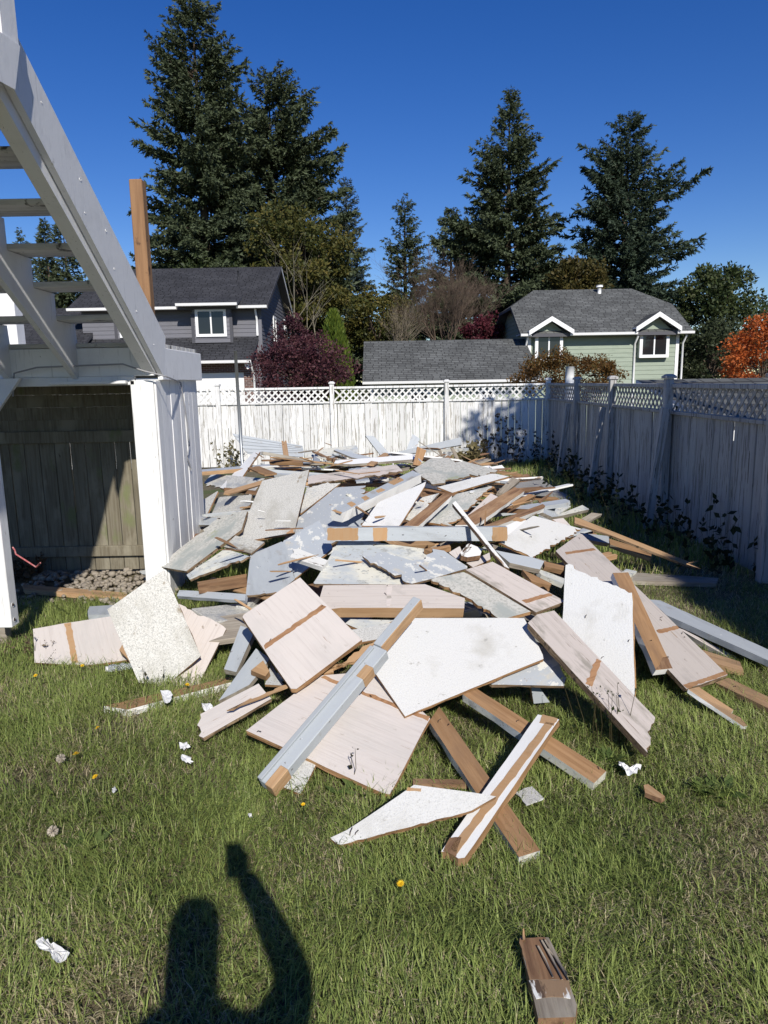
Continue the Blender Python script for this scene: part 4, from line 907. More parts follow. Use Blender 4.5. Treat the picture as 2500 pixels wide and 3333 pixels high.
panel('large tilted speckled white panel, topmost at left', 'A', [(763, 866), (1157, 795), (1257, 371), (940, 445)], m_speck, 6.5, side=m_ply, th=.02, k=.32, strips=[((1100, 800), (1150, 770), (1155, 795), (1105, 806))])
panel('long mouldy grey white panel sloping to lower left', 'A', [(240, 1024), (430, 1056), (800, 775), (842, 640), (640, 702), (380, 905)], m_mossy, 5, side=m_plyd, th=.024, jag=(3, 4))
panel('grey flaking panel tucked under the long mouldy panel', 'A', [(452, 1112), (858, 956), (690, 904), (430, 1080)], m_graydirty, 3.6, side=m_plyd, jag=(0,))
panel('small weathered corner piece under the speckled panel', 'A', [(684, 890), (868, 936), (955, 860), (760, 815)], m_spdirty, 4.4, side=m_plyd)
plank('raw fir stub sticking out of the dark hollow at left', 'A', [(503, 1128), (836, 1074), (836, 1100), (504, 1150)], m_wood, 2, m_woodd, th=.07, jag=(3,), n=(0, -.2, 1))
plank('grey channel moulding lying in the hollow at left', 'D', [(1090, 290), (1108, 250), (1556, 276), (1552, 322)], m_gray, 1, m_gray, th=.03)
slab('broken_post', 'splintered dark brown and white post stub in the middle', 'post', 'A', [(1128, 962), (1190, 905), (1386, 984), (1345, 1028)], m_wrot, m_white, .035, 5, jag=(0, 2), nails=[(1195, 900)])
panel('large dirty grey white sheet in front of the notched beam', 'B', [(40, 1142), (228, 832), (820, 908), (850, 945), (650, 1040), (690, 1146)], m_graydirty, 4, side=m_plyd)
panel('torn grey sheet with ragged left edge below the notched beam', 'B', [(370, 952), (520, 926), (720, 988), (905, 905), (1092, 1032), (830, 1110), (690, 1146)], m_graypeel, 5, side=m_plyd, jag=(0, 6, 2))
# -- centre
o = plank('white four by four with bare patches lying over the middle sheets', 'B', [(162, 648), (712, 376), (768, 402), (236, 664)], m_gray, 8, m_white, th=.085, k=.1, strips=[((270, 600), (300, 585), (330, 605), (300, 622), m_stripl), ((365, 560), (395, 545), (425, 562), (390, 580), m_stripl), ((460, 515), (500, 495), (530, 508), (480, 528), m_stripl), ((545, 458), (620, 420), (655, 440), (585, 475), m_stripl), ((165, 648), (190, 640), (235, 660), (225, 668), m_stripl)], nails=[(600, 432), (615, 440)])
panel('white textured pointed panel under the four by four', 'B', [(365, 750), (480, 590), (802, 452), (795, 480), (622, 750)], m_speck, 6)
slab('notched_beam', 'long grey beam with bare notches lying level across the middle', 'beam', 'B', [(135, 762), (1352, 758), (1352, 852), (137, 852)], m_gray, m_gray, .085, 8.5, n=(0, -1, .12), strips=[((135, 764), (346, 764), (346, 850), (137, 850), m_stripl), ((445, 762), (541, 762), (541, 851), (445, 851), m_stripl), ((1251, 760), (1350, 760), (1350, 851), (1251, 851), m_stripl)], nails=[(640, 810), (940, 812)])
plank('thin white batten leaning across the notched beam', 'B', [(980, 598), (1003, 582), (1365, 1038), (1330, 1022)], m_wrot, 11, m_woodd, th=.03)
plank('dark brown plank with white side left of the thin batten', 'B', [(648, 750), (922, 530), (978, 545), (752, 752)], m_woodd, 7, m_white)
panel('grey stained panel with red broken edge behind the batten', 'B', [(795, 722), (1005, 535), (1242, 480), (975, 750)], m_mossy, 5, jag=(2,))
panel('stained panel scrap left of the dark brown plank', 'B', [(660, 705), (770, 560), (892, 528), (720, 722)], m_spdirty, 4, side=m_plyd)
plank('wide dark brown plank with white edge at the right of the middle', 'B', [(1000, 745), (1080, 680), (1400, 487), (1467, 516), (1142, 742)], m_woodd, 7, m_white)
panel('mossy grey panel lying highest at the back right', 'B', [(720, 366), (840, 292), (960, 290), (1000, 322), (1052, 312), (1286, 374), (1270, 388), (935, 442), (925, 462), (850, 470), (768, 415)], m_mossy, 7, side=m_plyd, jag=(6, 7, 8, 9, 3))
panel('clean white panel strip under the mossy panel', 'B', [(880, 487), (1250, 395), (1362, 416), (980, 526)], m_speck, 6)
panel('pinkish sheet partly under the wide dark brown plank', 'B', [(1070, 690), (1240, 530), (1392, 606), (1290, 650), (1142, 742)], m_pinkdirty, 4)
plank('small weathered board end right of the wide brown plank', 'B', [(1282, 522), (1385, 420), (1438, 442), (1332, 534)], m_woodgray, 4)
plank('raw wood board end under the wide brown plank', 'B', [(1362, 602), (1500, 535), (1546, 546), (1395, 622)], m_wood, 3)
plank('long dark splintered plank pointing to the right', 'B', [(1185, 752), (1590, 602), (1602, 632), (1280, 752)], m_woodd, 6.5, m_white, jag=(1,))
plank('splinter sticking out beyond the dark plank tip', 'B', [(1560, 580), (1660, 514), (1662, 520), (1575, 598)], m_woodd, 7, th=.008)
plank('white painted board with bare end beside the notched beam', 'B', [(1335, 752), (1440, 704), (1486, 714), (1354, 815)], m_white, 6.8, m_wrot, strips=[((1378, 712), (1410, 692), (1480, 708), (1440, 724), m_stripl)])
panel('speckled white panel with splintered front edge at right', 'C', [(48, 490), (215, 352), (250, 328), (540, 408), (240, 580)], m_speck, 7.5, jag=(3, 4), jamp=.012, nails=[(240, 460), (380, 470)])
plank('small grey block at the right of the pile', 'C', [(300, 306), (336, 252), (393, 262), (366, 338)], m_gray, 5, m_woodgray)
plank('grey white plank pointing right behind the grey block', 'C', [(365, 336), (545, 265), (586, 290), (400, 334)], m_graydirty, 4.5, m_woodgray)
plank('short weathered board behind the splintered strip', 'C', [(540, 346), (602, 311), (664, 318), (580, 366)], m_woodgray, 4)
panel('pale scrap of sheet between speckled panel and grey block', 'C', [(365, 352), (430, 342), (475, 390), (420, 385)], m_pink, 5)
slab('splintered_strip', 'long pale splintered plywood strip reaching far right', 'strip', 'C', [(500, 338), (530, 346), (1186, 606), (1252, 645), (1190, 632), (1080, 590), (690, 436), (498, 374)], m_woodl, m_plyd, .02, 6.5, jag=(2, 3, 4), jamp=.01)
for i, (a, b, lb) in enumerate((((1180, 615), (1246, 600), 'upper pale splinter at the end of the long plywood strip'), ((1170, 618), (1256, 648), 'lower pale splinter at the end of the long plywood strip'))):
    p = surf(*cv('C', a), .2); q = hit(*cv('C', b), p, Vector((0, -.5, 1)).normalized()); t = tube('splinter', [p, p.lerp(q, .5), q], [.006, .005, .0015], m_woodl, sides=4); tag(t, lb, 'splinter', PILE)
plank('grey board under the splintered strip', 'C', [(535, 432), (704, 452), (706, 496), (548, 468)], m_gray, 5, m_woodgray)
plank('orange fir board end under the splintered strip', 'C', [(706, 466), (962, 546), (956, 584), (712, 502)], m_wood, 4.5, m_woodgray)
panel('very long pink beige panel with bare cross strips at the right', 'C', [(385, 540), (535, 432), (1419, 1285), (1170, 1369)], m_pink, 3, side=m_plyd, th=.025, z=[.50, .50, .08, .08], strips=[((438, 548), (612, 524), (626, 536), (448, 562)), ((988, 1016), (1112, 990), (1130, 1006), (1006, 1038)), ((1150, 1345), (1400, 1262), (1416, 1280), (1172, 1366))], nails=[(530, 470), (1010, 945), (1020, 960), (1140, 1040), (1160, 1060)])
slab('plywood_panel', 'blinding white speckled panel standing broken at right', 'panel', 'N', [(1841, 1828), (1909, 1868), (1990, 1902), (2056, 1930), (2058, 1960), (2067, 2275), (1985, 2190), (1832, 2020)], m_speck3, m_ply, .02, 5, jag=(0, 1, 2), jamp=.014, z=[.62, .60, .57, .54, .53, .10, .18, .38], nails=[(1905, 2012), (2045, 2090)])
plank('brown stained plank laid over the white and pink panels at right', 'C', [(727, 672), (820, 668), (1086, 1246), (986, 1256)], m_wood, 7.5, m_white, th=.04, nails=[(960, 1080), (1060, 1180)], strips=[((1030, 1180), (1060, 1180), (1085, 1245), (990, 1252), m_woodd)])
panel('long pink plank with mossy edge running to the front right', 'G', [(38, 368), (100, 312), (215, 284), (876, 985), (866, 1190), (843, 1242)], m_pinkdirty, 6, side=m_plyd, th=.035, jag=(3, 4), strips=[((428, 780), (500, 610), (534, 628), (472, 800))], nails=[(530, 610)])
plank('shaded wood plank on the ground by the side fence', 'C', [(820, 668), (990, 678), (1362, 702), (1350, 736), (830, 716)], m_woodgray, 0, z=.05)
plank('long grey channel board running off the right edge', 'C', [(950, 832), (1010, 836), (1700, 1150), (1700, 1215), (1050, 925)], m_gray, 1.5, m_gray, th=.04, z=[.14, .14, .10, .10, .14])
plank('pale pink wood strip beside the very long panel', 'G', [(1040, 398), (1092, 414), (1452, 600), (1432, 622)], m_pinkdirty, 1)
plank('pale raw board in the grass right of the very long panel', 'G', [(1215, 548), (1470, 630), (1492, 690), (1300, 642)], m_woodl, .6, z=.06)
plank('orange fir plank leaving the frame at right', 'G', [(1305, 770), (1392, 738), (1690, 880), (1690, 958)], m_woodl, .8, nails=[(1440, 800)], z=.06)
plank('narrow splintered fir lath pointing down right', 'G', [(1118, 816), (1192, 800), (1424, 955), (1520, 1062), (1495, 1070)], m_woodl, .6, m_white, th=.02, jag=(2,), z=[.12, .12, .06, .045, .045])
panel('mouldy panel with rotten front edge at the centre right', 'F', [(408, 72), (650, 24), (1092, 292), (888, 346), (700, 212)], m_mossy, 6.5, side=m_ply, th=.022, jag=(3, 4), jamp=.012)
panel('stained pink panel lying over the mouldy panel', 'N', [(1516, 1854), (1603, 1828), (1840, 1957), (1745, 1993)], m_pinkdirty, 7.6, side=m_plyd, th=.026, strips=[((1699, 1955), (1786, 1930), (1800, 1937), (1712, 1964))])
slab('pink_board', 'pink topped board with bare fir front lying level at the centre', 'board', 'N', [(1052, 1905), (1383, 1902), (1513, 1947), (1510, 1980), (1110, 1978), (1030, 1988)], m_pink, m_woodl, .07, 6.5, n=(.02, -.35, 1), nails=[(1262, 1905), (1258, 1938)], strips=[((1258, 1904), (1278, 1904), (1270, 1977), (1258, 1977), m_pinkdirty)])
panel('square pink panel with a bare strip across its middle', 'E', [(385, 322), (780, 60), (1197, 482), (733, 832)], m_pink, 8, side=m_ply, th=.03, k=.3, strips=[((535, 522), (930, 246), (962, 258), (548, 545))], nails=[(575, 495), (925, 262)])
panel('large bright white speckled panel in the front centre', 'F', [(35, 690), (255, 335), (1050, 335), (1188, 607), (245, 998)], m_speck, 5.5, side=m_ply, th=.018, strips=[])
panel('grey white peeling panel just behind the bright white panel', 'F', [(800, 782), (1100, 468), (1290, 620), (1326, 794)], m_graypeel, 3.5, side=m_plyd, jag=(2,))
panel('large beige panel with bare strip lowest at the front', 'E', [(420, 1093), (900, 725), (1330, 690), (1656, 1015), (1383, 1540)], m_pink, 2.2, side=m_ply, th=.024, k=.12, strips=[((925, 738), (945, 725), (1656, 1005), (1640, 1028))], nails=[(1250, 860), (1600, 960), (490, 1105)])
panel('small broken beige panel with torn left end', 'E', [(105, 985), (500, 776), (586, 880), (130, 1146)], m_pink, 1.5, side=m_plyd, jag=(3,), jamp=.025)
plank('yellow split lath lying over the small broken panel', 'E', [(285, 960), (500, 860), (690, 785), (700, 800), (520, 880)], m_woodl, 3, th=.006, jag=(0, 1))
plank('upper grey plank under the square pink panel', 'E', [(268, 680), (382, 385), (475, 420), (352, 700)], m_gray, 1, m_woodgray)
plank('lower grey plank under the square pink panel', 'E', [(232, 892), (482, 540), (578, 610), (440, 786)], m_gray, 2, m_woodgray, th=.03)
plank('raw block end poking out under the square pink panel', 'E', [(448, 690), (530, 620), (578, 690), (545, 728)], m_woodl, 3, m_wood)
panel('small dirty white sheet end beside the raw block', 'E', [(545, 782), (585, 640), (672, 792)], m_spdirty, 1.5)
panel('dirty white sheet showing under the front panel edge', 'N', [(917, 2560), (998, 2470), (1030, 2485), (980, 2585)], m_speck, .2)
panel('narrow pale sheet between square panel and bright white panel', 'E', [(1100, 420), (1440, 360), (1300, 480), (1190, 500)], m_speck, 5)
panel('small grey white sheet under the pink topped board', 'E', [(1085, 372), (1120, 342), (1420, 350), (1240, 432)], m_graydirty, 4.5)
panel('orange split plywood under the square pink panel edge', 'E', [(940, 715), (1180, 560), (1290, 490), (1210, 600), (1010, 700)], m_woodl, 4, jag=(0, 1, 2, 3))
# -- left front
slab('plywood_panel', 'speckled white panel standing tilted at the left front', 'panel', 'D', [(620, 380), (1000, 112), (1252, 695), (1020, 890), (835, 880)], m_speck, m_ply, .016, 5, n=(.12, -.86, .5), anchor=(920, 880, .03))
slab('plywood_panel', 'pink panel standing behind the tilted speckled panel', 'panel', 'D', [(1080, 330), (1428, 503), (1236, 890), (960, 900), (900, 600)], m_pink, m_plyd, .016, 3.5, n=(.2, -.55, .8), anchor=(1100, 892, .01), jag=(0,), jamp=.006)
slab('plywood_panel', 'low pink panel with one bare strip at the far left', 'panel', 'D', [(120, 512), (335, 474), (690, 420), (770, 720), (480, 760), (130, 740)], m_pink, m_ply, .016, 1, n=(.05, -.5, .86), anchor=(480, 757, .03), strips=[((332, 476), (374, 468), (426, 740), (384, 742), m_stripl)])
plank('narrow fir board lying on the ground before the pebbles', 'D', [(45, 212), (760, 268), (745, 300), (62, 246)], m_woodl, 0, z=.05, th=.04)
plank('short grey moulding left of the tilted speckled panel', 'D', [(488, 392), (500, 360), (680, 350), (640, 415), (492, 416)], m_gray, 0, z=.10)
plank('brown plank lying in the grass at the left front', 'D', [(600, 1032), (1478, 830), (1470, 868), (758, 1058)], m_wood, 0, m_white, z=.045, th=.04)
plank('broken ply stub behind the tilted speckled panel', 'D', [(698, 655), (730, 604), (772, 700), (762, 714)], m_woodl, 2)
# -- right front planks
plank('reddish brown plank on the grass running under the white plank', 'N', [(1397, 2348), (1430, 2300), (1760, 2768), (1690, 2792)], m_wood, 0, m_graydirty, z=[.13, .15, .04, .04], th=.038, nails=[(1425, 2352), (1462, 2358)])
plank('orange fir plank on the grass pointing to lower right', 'N', [(1506, 2260), (1545, 2237), (1973, 2510), (1935, 2550)], m_wood, 0, m_graydirty, z=[.20, .22, .07, .06], th=.042, nails=[(1680, 2350), (1950, 2505)])
slab('white_plank', 'white plank with a bare brown centre stripe and rotten foot', 'plank', 'H', [(1283, 38), (1388, 62), (925, 742), (808, 710)], m_white, m_wood, .035, 0, z=[.20, .20, .05, .05], jag=(2,), strips=[((1325, 75), (1362, 85), (890, 720), (850, 700), m_stripl), ((1305, 40), (1382, 60), (1360, 95), (1292, 80), m_stripl), ((850, 640), (905, 640), (880, 735), (815, 706), m_woodd)], jamp=.01)
panel('white kite shaped panel lying nearest on the grass', 'H', [(262, 645), (345, 605), (465, 530), (675, 383), (1078, 437), (960, 512), (760, 562), (305, 680)], m_speck3, 0, z=[.03, .05, .09, .16, .17, .11, .08, .03], side=m_ply, th=.022, strips=[((645, 398), (715, 402), (710, 418), (640, 410), m_stripl)], jag=(5, 6), jamp=.003, nails=[(360, 632), (385, 630)])
plank('thin dark red lath lying behind the white kite panel', 'H', [(670, 353), (1035, 360), (1010, 385), (670, 377)], m_woodd, 0, m_woodd, z=.05, th=.02)
plank('small grey stub standing under the panels at right', 'F', [(1095, 800), (1147, 796), (1222, 905), (1115, 915)], m_gray, 0, m_woodl, z=[.16, .16, .06, .06], th=.03)
# -- bits seen between
plank('blue grey board under the speckled right panel', 'C', [(20, 536), (240, 578), (316, 602), (292, 652), (110, 612)], m_gray, 4.5, m_woodgray)
plank('orange stick in the hollow right of centre', 'C', [(310, 600), (436, 630), (430, 658), (320, 632)], m_wood, 4)
plank('brown broken stick in the hollow right of centre', 'C', [(185, 652), (362, 736), (350, 748), (240, 722)], m_wood, 4, jag=(1,))
plank('brown block in the hollow right of centre', 'C', [(235, 690), (350, 745), (345, 780), (250, 735)], m_wood, 3, m_woodd)
plank('grey lath in the hollow right of centre', 'C', [(262, 640), (438, 706), (432, 738), (300, 682)], m_graydirty, 3.2)
slab('broken_post', 'rotten white chunk below the notched beam end', 'post', 'B', [(1030, 932), (1092, 868), (1182, 905), (1165, 948), (1082, 962)], m_wrot, m_woodd, .04, 7, jag=(0, 4))
panel('pink scrap under the notched beam', 'B', [(955, 930), (1030, 885), (1060, 960), (1010, 975)], m_pink, 5)
panel('pink sheet corner right of the rotten chunk', 'B', [(1075, 1000), (1230, 930), (1235, 975), (1120, 1030)], m_pink, 5)
plank('wood offcut right of the pink scrap', 'B', [(790, 905), (960, 878), (970, 890), (830, 922)], m_wood, 6)
plank('pale square chip of board lying alone on the grass at right', 'F', [(990, 1512), (1100, 1468), (1182, 1550), (1065, 1596)], m_speck, 0, m_speck, z=.05, th=.006, jag=(0, 3), jamp=.006)
# the diagonal painted post at the front: a moulded 4x4 with bare notches
def bar(name, label, cat, a, b, w, h, roll, mats, root=None, off=(0, 0)):
    d = (b - a).normalized(); up = Vector((0, 0, 1)); s = d.cross(up).normalized(); u = s.cross(d).normalized()
    ca, sa = math.cos(roll), math.sin(roll); s2 = s * ca + u * sa; u2 = u * ca - s * sa
    M = Matrix((d, -s2, u2)).transposed().to_4x4(); M.translation = (a + b) / 2 + s2 * off[0] + u2 * off[1]; l = (b - a).length / 2
    V_, F_ = bevbox(-l, l, -w / 2, w / 2, -h / 2, h / 2, .004); o = bpy.data.objects.new(name, mesh(name, V_, F_, mats)); link(o); o.matrix_world = M
    return tag(o, label, cat, PILE)
a = at_z(*cv('E', (560, 1478)), .05); e1 = cv('E', (1330, 560)); b = surf(e1[0], e1[1], .33)
dv = (b - a).normalized(); c2 = hit(*cv('E', (1490, 350)), b, (CAM - b).normalized().lerp(Vector((0, 0, 1)), .5).normalized())
c2 = b + dv * .36
bp_ = bar('diagonal_post', 'light grey moulded post with bare notches lying diagonally at the front', 'post', a, b, .085, .062, -.18, m_gray)
def sub(name, l0, l1, y0, y1, z0, z1, m): return box(name, l0, l1, y0, y1, z0, z1, m, bp_, .003)
ln = (b - a).length / 2
sub('ledge', -ln, ln - .02, .02, .045, .0311, .046, m_gray)
sub('bare_notch', -ln - .004, -ln + .10, -.046, .0, -.032, .034, m_woodl)
sub('bare_notch', ln - .20, ln - .12, -.047, .0, -.031, .034, m_woodl)
sub('tongue', ln + .001, ln + .36, -.005, .042, -.03, .04, m_gray); sub('bare_side', ln + .001, ln + .36, -.009, -.0055, -.029, .038, m_woodl)
# lattice scrap and loose ribs of the back left panel
rb = bpy.data.objects.get('plywood_panel')
for i in range(5):
    f0, f1 = i / 5, (i + .75) / 5
    q = [(740 + 100 * f0, 128 + 136 * f0), (1212 + 13 * f0, 210 + 75 * f0 * .6), (1212 + 13 * f1, 210 + 75 * f1 * .6), (740 + 100 * f1, 128 + 136 * f1)]
    c_ = rb.matrix_world.translation; n_ = rb.matrix_world.to_3x3().col[2]; Mi = rb.matrix_world.inverted()
    W_ = [Mi @ hit(*cv('A', p), c_, n_) for p in q]
    V_ = [(p.x, p.y, .010) for p in W_] + [(p.x, p.y, .0) for p in W_]
    obj('rib', mesh('rib', V_, [(0, 1, 2, 3), (0, 4, 5, 1), (1, 5, 6, 2), (2, 6, 7, 3), (3, 7, 4, 0)], m_gray), rb)
# buried scraps that fill the hollows
rs = random.Random(77)
for i in range(80):
    y = rs.uniform(4.3, 10.3); h = lerp_tab(HALF, y); x = lerp_tab(CEN, y) + rs.uniform(-.62, .62) * h
    if x < -1.2 and y < 7.2: continue
    z = pile(x, y) * rs.uniform(.45, .93) - .05
    if z < .04: continue
    ln = rs.uniform(.5, 1.6); w = rs.choice([.09, .14, .14, .3]); t_ = rs.choice([.018, .038])
    V_, F_ = bevbox(-ln / 2, ln / 2, -w / 2, w / 2, -t_ / 2, t_ / 2, .003)
    mt = rs.choice([m_wood, m_woodd, m_gray, m_white, m_woodgray, m_woodl, m_spdirty])
    o = obj('scrap_board', mesh('scrap_board', V_, F_, mt), None, (x, y, z), (rs.gauss(.0, .22), rs.gauss(-.0, .14), rs.uniform(0, 3.14)))
    tag(o, {m_wood: 'orange brown', m_woodd: 'dark brown', m_gray: 'grey painted', m_white: 'white painted', m_woodgray: 'weathered grey', m_woodl: 'pale fir', m_spdirty: 'dirty speckled'}[mt] + ' scrap board half buried in the hollows of the pile', 'board', 'buried scrap boards')
for i in range(125):                           # more broken boards near the surface, thickest at the right and the back
    if i < 40: x, y = rs.uniform(.5, 2.0), rs.uniform(5.2, 9.0)
    else: x, y = rs.uniform(-1.5, 1.4), rs.uniform(6.6, 10.4)
    if x < -1.3 and y < 7.3: continue
    z = pile(x, y) * rs.uniform(.8, 1.02 if i < 75 else 1.12)
    if z < .07: z = .07
    ln = rs.uniform(.35, 1.15); w = rs.choice([.04, .07, .09, .09, .14]); t_ = rs.choice([.018, .02, .038])
    n_ = 9; pr = [(-.5, -.5), (.5 - rs.random() * .06, -.5), (.5, -.2), (.5 - rs.random() * .09, .0), (.5, .2), (.5 - rs.random() * .05, .5), (-.5 + rs.random() * .05, .5), (-.5 - rs.random() * .05, .1)]
    V_ = [(a * ln, b * w, t_ / 2) for a, b in pr] + [(a * ln, b * w, -t_ / 2) for a, b in pr]; m7 = len(pr)
    F_ = [list(range(m7)), list(range(m7, 2 * m7))[::-1]] + [((k + 1) % m7, k, k + m7, (k + 1) % m7 + m7) for k in range(m7)]
    mt = rs.choice([m_wood, m_woodd, m_gray, m_white, m_woodgray, m_woodl, m_woodd, m_graydirty])
    az = rs.gauss(.45, .45) if i < 40 else rs.uniform(0, 3.14)
    o = obj('broken_board', mesh('broken_board', V_, F_, [mt, m_woodgray], [0] * (m7 + 2)), None, (x, y, z + .02), (rs.gauss(.1, .2), rs.gauss(.04, .12), az))
    tag(o, {m_wood: 'orange brown', m_woodd: 'dark brown', m_gray: 'grey painted', m_white: 'white painted', m_woodgray: 'weathered grey', m_woodl: 'pale fir', m_graydirty: 'dirty grey'}[mt] + (' broken board on the right flank of the pile' if i < 40 else ' broken board in the back half of the pile'), 'board', 'broken boards in the pile')
# slivers and chips strewn over the pile
for i in range(70):
    y = rs.uniform(3.6, 9.8); h = lerp_tab(HALF, y); x = lerp_tab(CEN, y) + rs.uniform(-.75, .85) * h
    ln = rs.choice([.06, .1, .16, .25, .4]) * rs.uniform(.7, 1.3); w = rs.uniform(.006, .035); t_ = rs.uniform(.004, .014)
    pr = [(-.5, -.5), (-.2, -.55), (.25, -.4), (.5, rs.uniform(-.3, .3)), (.1, .45), (-.35, .5), (-.5, rs.uniform(0, .4))]
    V_ = [(a * ln, b * w, t_ / 2) for a, b in pr] + [(a * ln, b * w, -t_ / 2) for a, b in pr]; m7 = len(pr)
    F_ = [list(range(m7)), list(range(m7, 2 * m7))[::-1]] + [((k + 1) % m7, k, k + m7, (k + 1) % m7 + m7) for k in range(m7)]
    mt = rs.choice([m_woodl, m_wood, m_woodd, m_white, m_woodl, m_woodgray]); z = pile(x, y) + rs.choice([.05, .12, .17, .21]) if pile(x, y) > .08 else .06
    o = obj('wood_sliver', mesh('wood_sliver', V_, F_, mt), None, (x, y, z), (rs.gauss(.2, .3), rs.gauss(0, .2), rs.uniform(0, 6.28)))
    tag(o, {m_wood: 'orange brown', m_woodd: 'dark brown', m_white: 'white painted', m_woodgray: 'weathered grey', m_woodl: 'pale fresh'}[mt] + ' splinter of wood lying loose on the debris pile', 'splinter', 'loose splinters on the pile')
# ------------------------------------------------------------------ lawn
def vnoise(x, y, f, seed):
    rg = np.random.default_rng(seed); G = rg.random((64, 64)); u = x * f + 200; v = y * f + 200
    i = np.floor(u).astype(int); j = np.floor(v).astype(int); a = u - i; b = v - j; a = a * a * (3 - 2 * a); b = b * b * (3 - 2 * b)
    g = lambda p, q: G[p % 64, q % 64]
    return (g(i, j) * (1 - a) + g(i + 1, j) * a) * (1 - b) + (g(i, j + 1) * (1 - a) + g(i + 1, j + 1) * a) * b
def lawn(name, label, x, y, hgt, wid, seed, straw=.36, lay=1.15, kind='stuff'):
    rg = np.random.default_rng(seed); n = len(x)
    cl = vnoise(x, y, 2.1, 1) * .6 + vnoise(x, y, 6.3, 2) * .4; dry = vnoise(x, y, 1.3, 3) * .55 + vnoise(x, y, 4.4, 4) * .45
    left = np.clip((-x - .2) / 1.2, 0, 1) * np.clip((y - 1.6) / 1, 0, 1)
    st = rg.random(n) < np.clip(straw + (dry - .5) * 1.1 - left * .16, .03, .75)
    h = hgt * (.5 + cl * 1.0 + left * .4) * rg.uniform(.55, 1.35, n); h[st] *= .8
    az = rg.uniform(0, 2 * np.pi, n) + 0; flow = vnoise(x, y, 1.7, 6) * 9; az = np.where(rg.random(n) < .4, flow + rg.normal(0, .7, n), az)
    be = np.abs(rg.normal(lay, .35, n)); be[st] += .45; be = np.clip(be, .15, 1.62)
    d = np.stack([np.cos(az), np.sin(az)], 1); s = np.stack([-d[:, 1], d[:, 0]], 1)
    z0 = np.zeros(n) - .004; w = wid * rg.uniform(.5, 1.25, n)
    b1 = be * .45; b2 = be
    m1 = np.stack([x + d[:, 0] * h * .5 * np.sin(b1), y + d[:, 1] * h * .5 * np.sin(b1), z0 + h * .5 * np.cos(b1)], 1)
    tp = m1 + np.stack([d[:, 0] * h * .5 * np.sin(b2 * 1.15), d[:, 1] * h * .5 * np.sin(b2 * 1.15), h * .5 * np.cos(b2 * 1.15)], 1)
    tp[:, 2] = np.maximum(tp[:, 2], .004)
    b = np.stack([x, y, z0], 1); S3 = np.concatenate([s, np.zeros((n, 1))], 1) * (w / 2)[:, None]
    V_ = np.empty((n, 5, 3), np.float32); V_[:, 0] = b - S3; V_[:, 1] = b + S3; V_[:, 2] = m1 + S3 * .85; V_[:, 3] = m1 - S3 * .85; V_[:, 4] = tp
    o = np.arange(n)[:, None] * 5
    T = np.concatenate([o + np.array([[0, 1, 2]]), o + np.array([[0, 2, 3]]), o + np.array([[3, 2, 4]])])
    g = np.clip(rg.normal(.5, .22, n) + (cl - .5) * .5, 0, 1)
    C = mixc((.11, .165, .036), (.37, .44, .13), g); sc = mixc((.36, .30, .17), (.64, .57, .37), rg.random(n)); C[st] = sc[st]
    yl = rg.random(n) < .12; C[yl & ~st] = mixc((.18, .20, .05), (.27, .29, .10), rg.random(n))[yl & ~st]
    o_ = obj(name, npmesh(name, V_.reshape(-1, 3), T, m_grass, np.repeat(C, 5, 0))); tag(o_, label, 'grass', kind=kind); return o_
rg = np.random.default_rng(3)
def scat(n, x0, x1, y0, y1):
    x = rg.uniform(x0, x1, n); y = rg.uniform(y0, y1, n)
    keep = np.abs(x) < .66 * y + .75
    keep &= ~((x < -1.75) & (y > 5.72)) & ~((x < -1.8) & (y > 5.95 - .25 * np.sin(x * 2.3)) & (y < 6.7)) & (x < 3.45 - (15.15 - y) * .0227) & (y < 15.15)
    keep &= ~((x > 1.55) & (x < 2.8) & (y > 10.15) & (y < 12.65))
    bare_ = vnoise(x, y, 1.3, 3) * .55 + vnoise(x, y, 4.4, 4) * .45; keep &= ~((bare_ > .66) & (rg.random(n) < .45))
    return x[keep], y[keep]
xs_, ys_ = [], []
for n, y0, y1 in ((140000, 1.3, 2.7), (120000, 2.7, 4.2), (75000, 4.2, 6.2)):
    a, b = scat(n, -3.6, 3.45, y0, y1); xs_.append(a); ys_.append(b)
lawn('lawn_grass', 'shaggy green lawn with dry straw patches in front of the pile', np.concatenate(xs_), np.concatenate(ys_), .076, .0034, 4)
a, b = scat(60000, -3.6, 3.45, 6.0, 15.1)
lawn('far_grass', 'longer grass around the back of the pile and along the fences', a, b, .15, .009, 6, straw=.3, lay=.55)
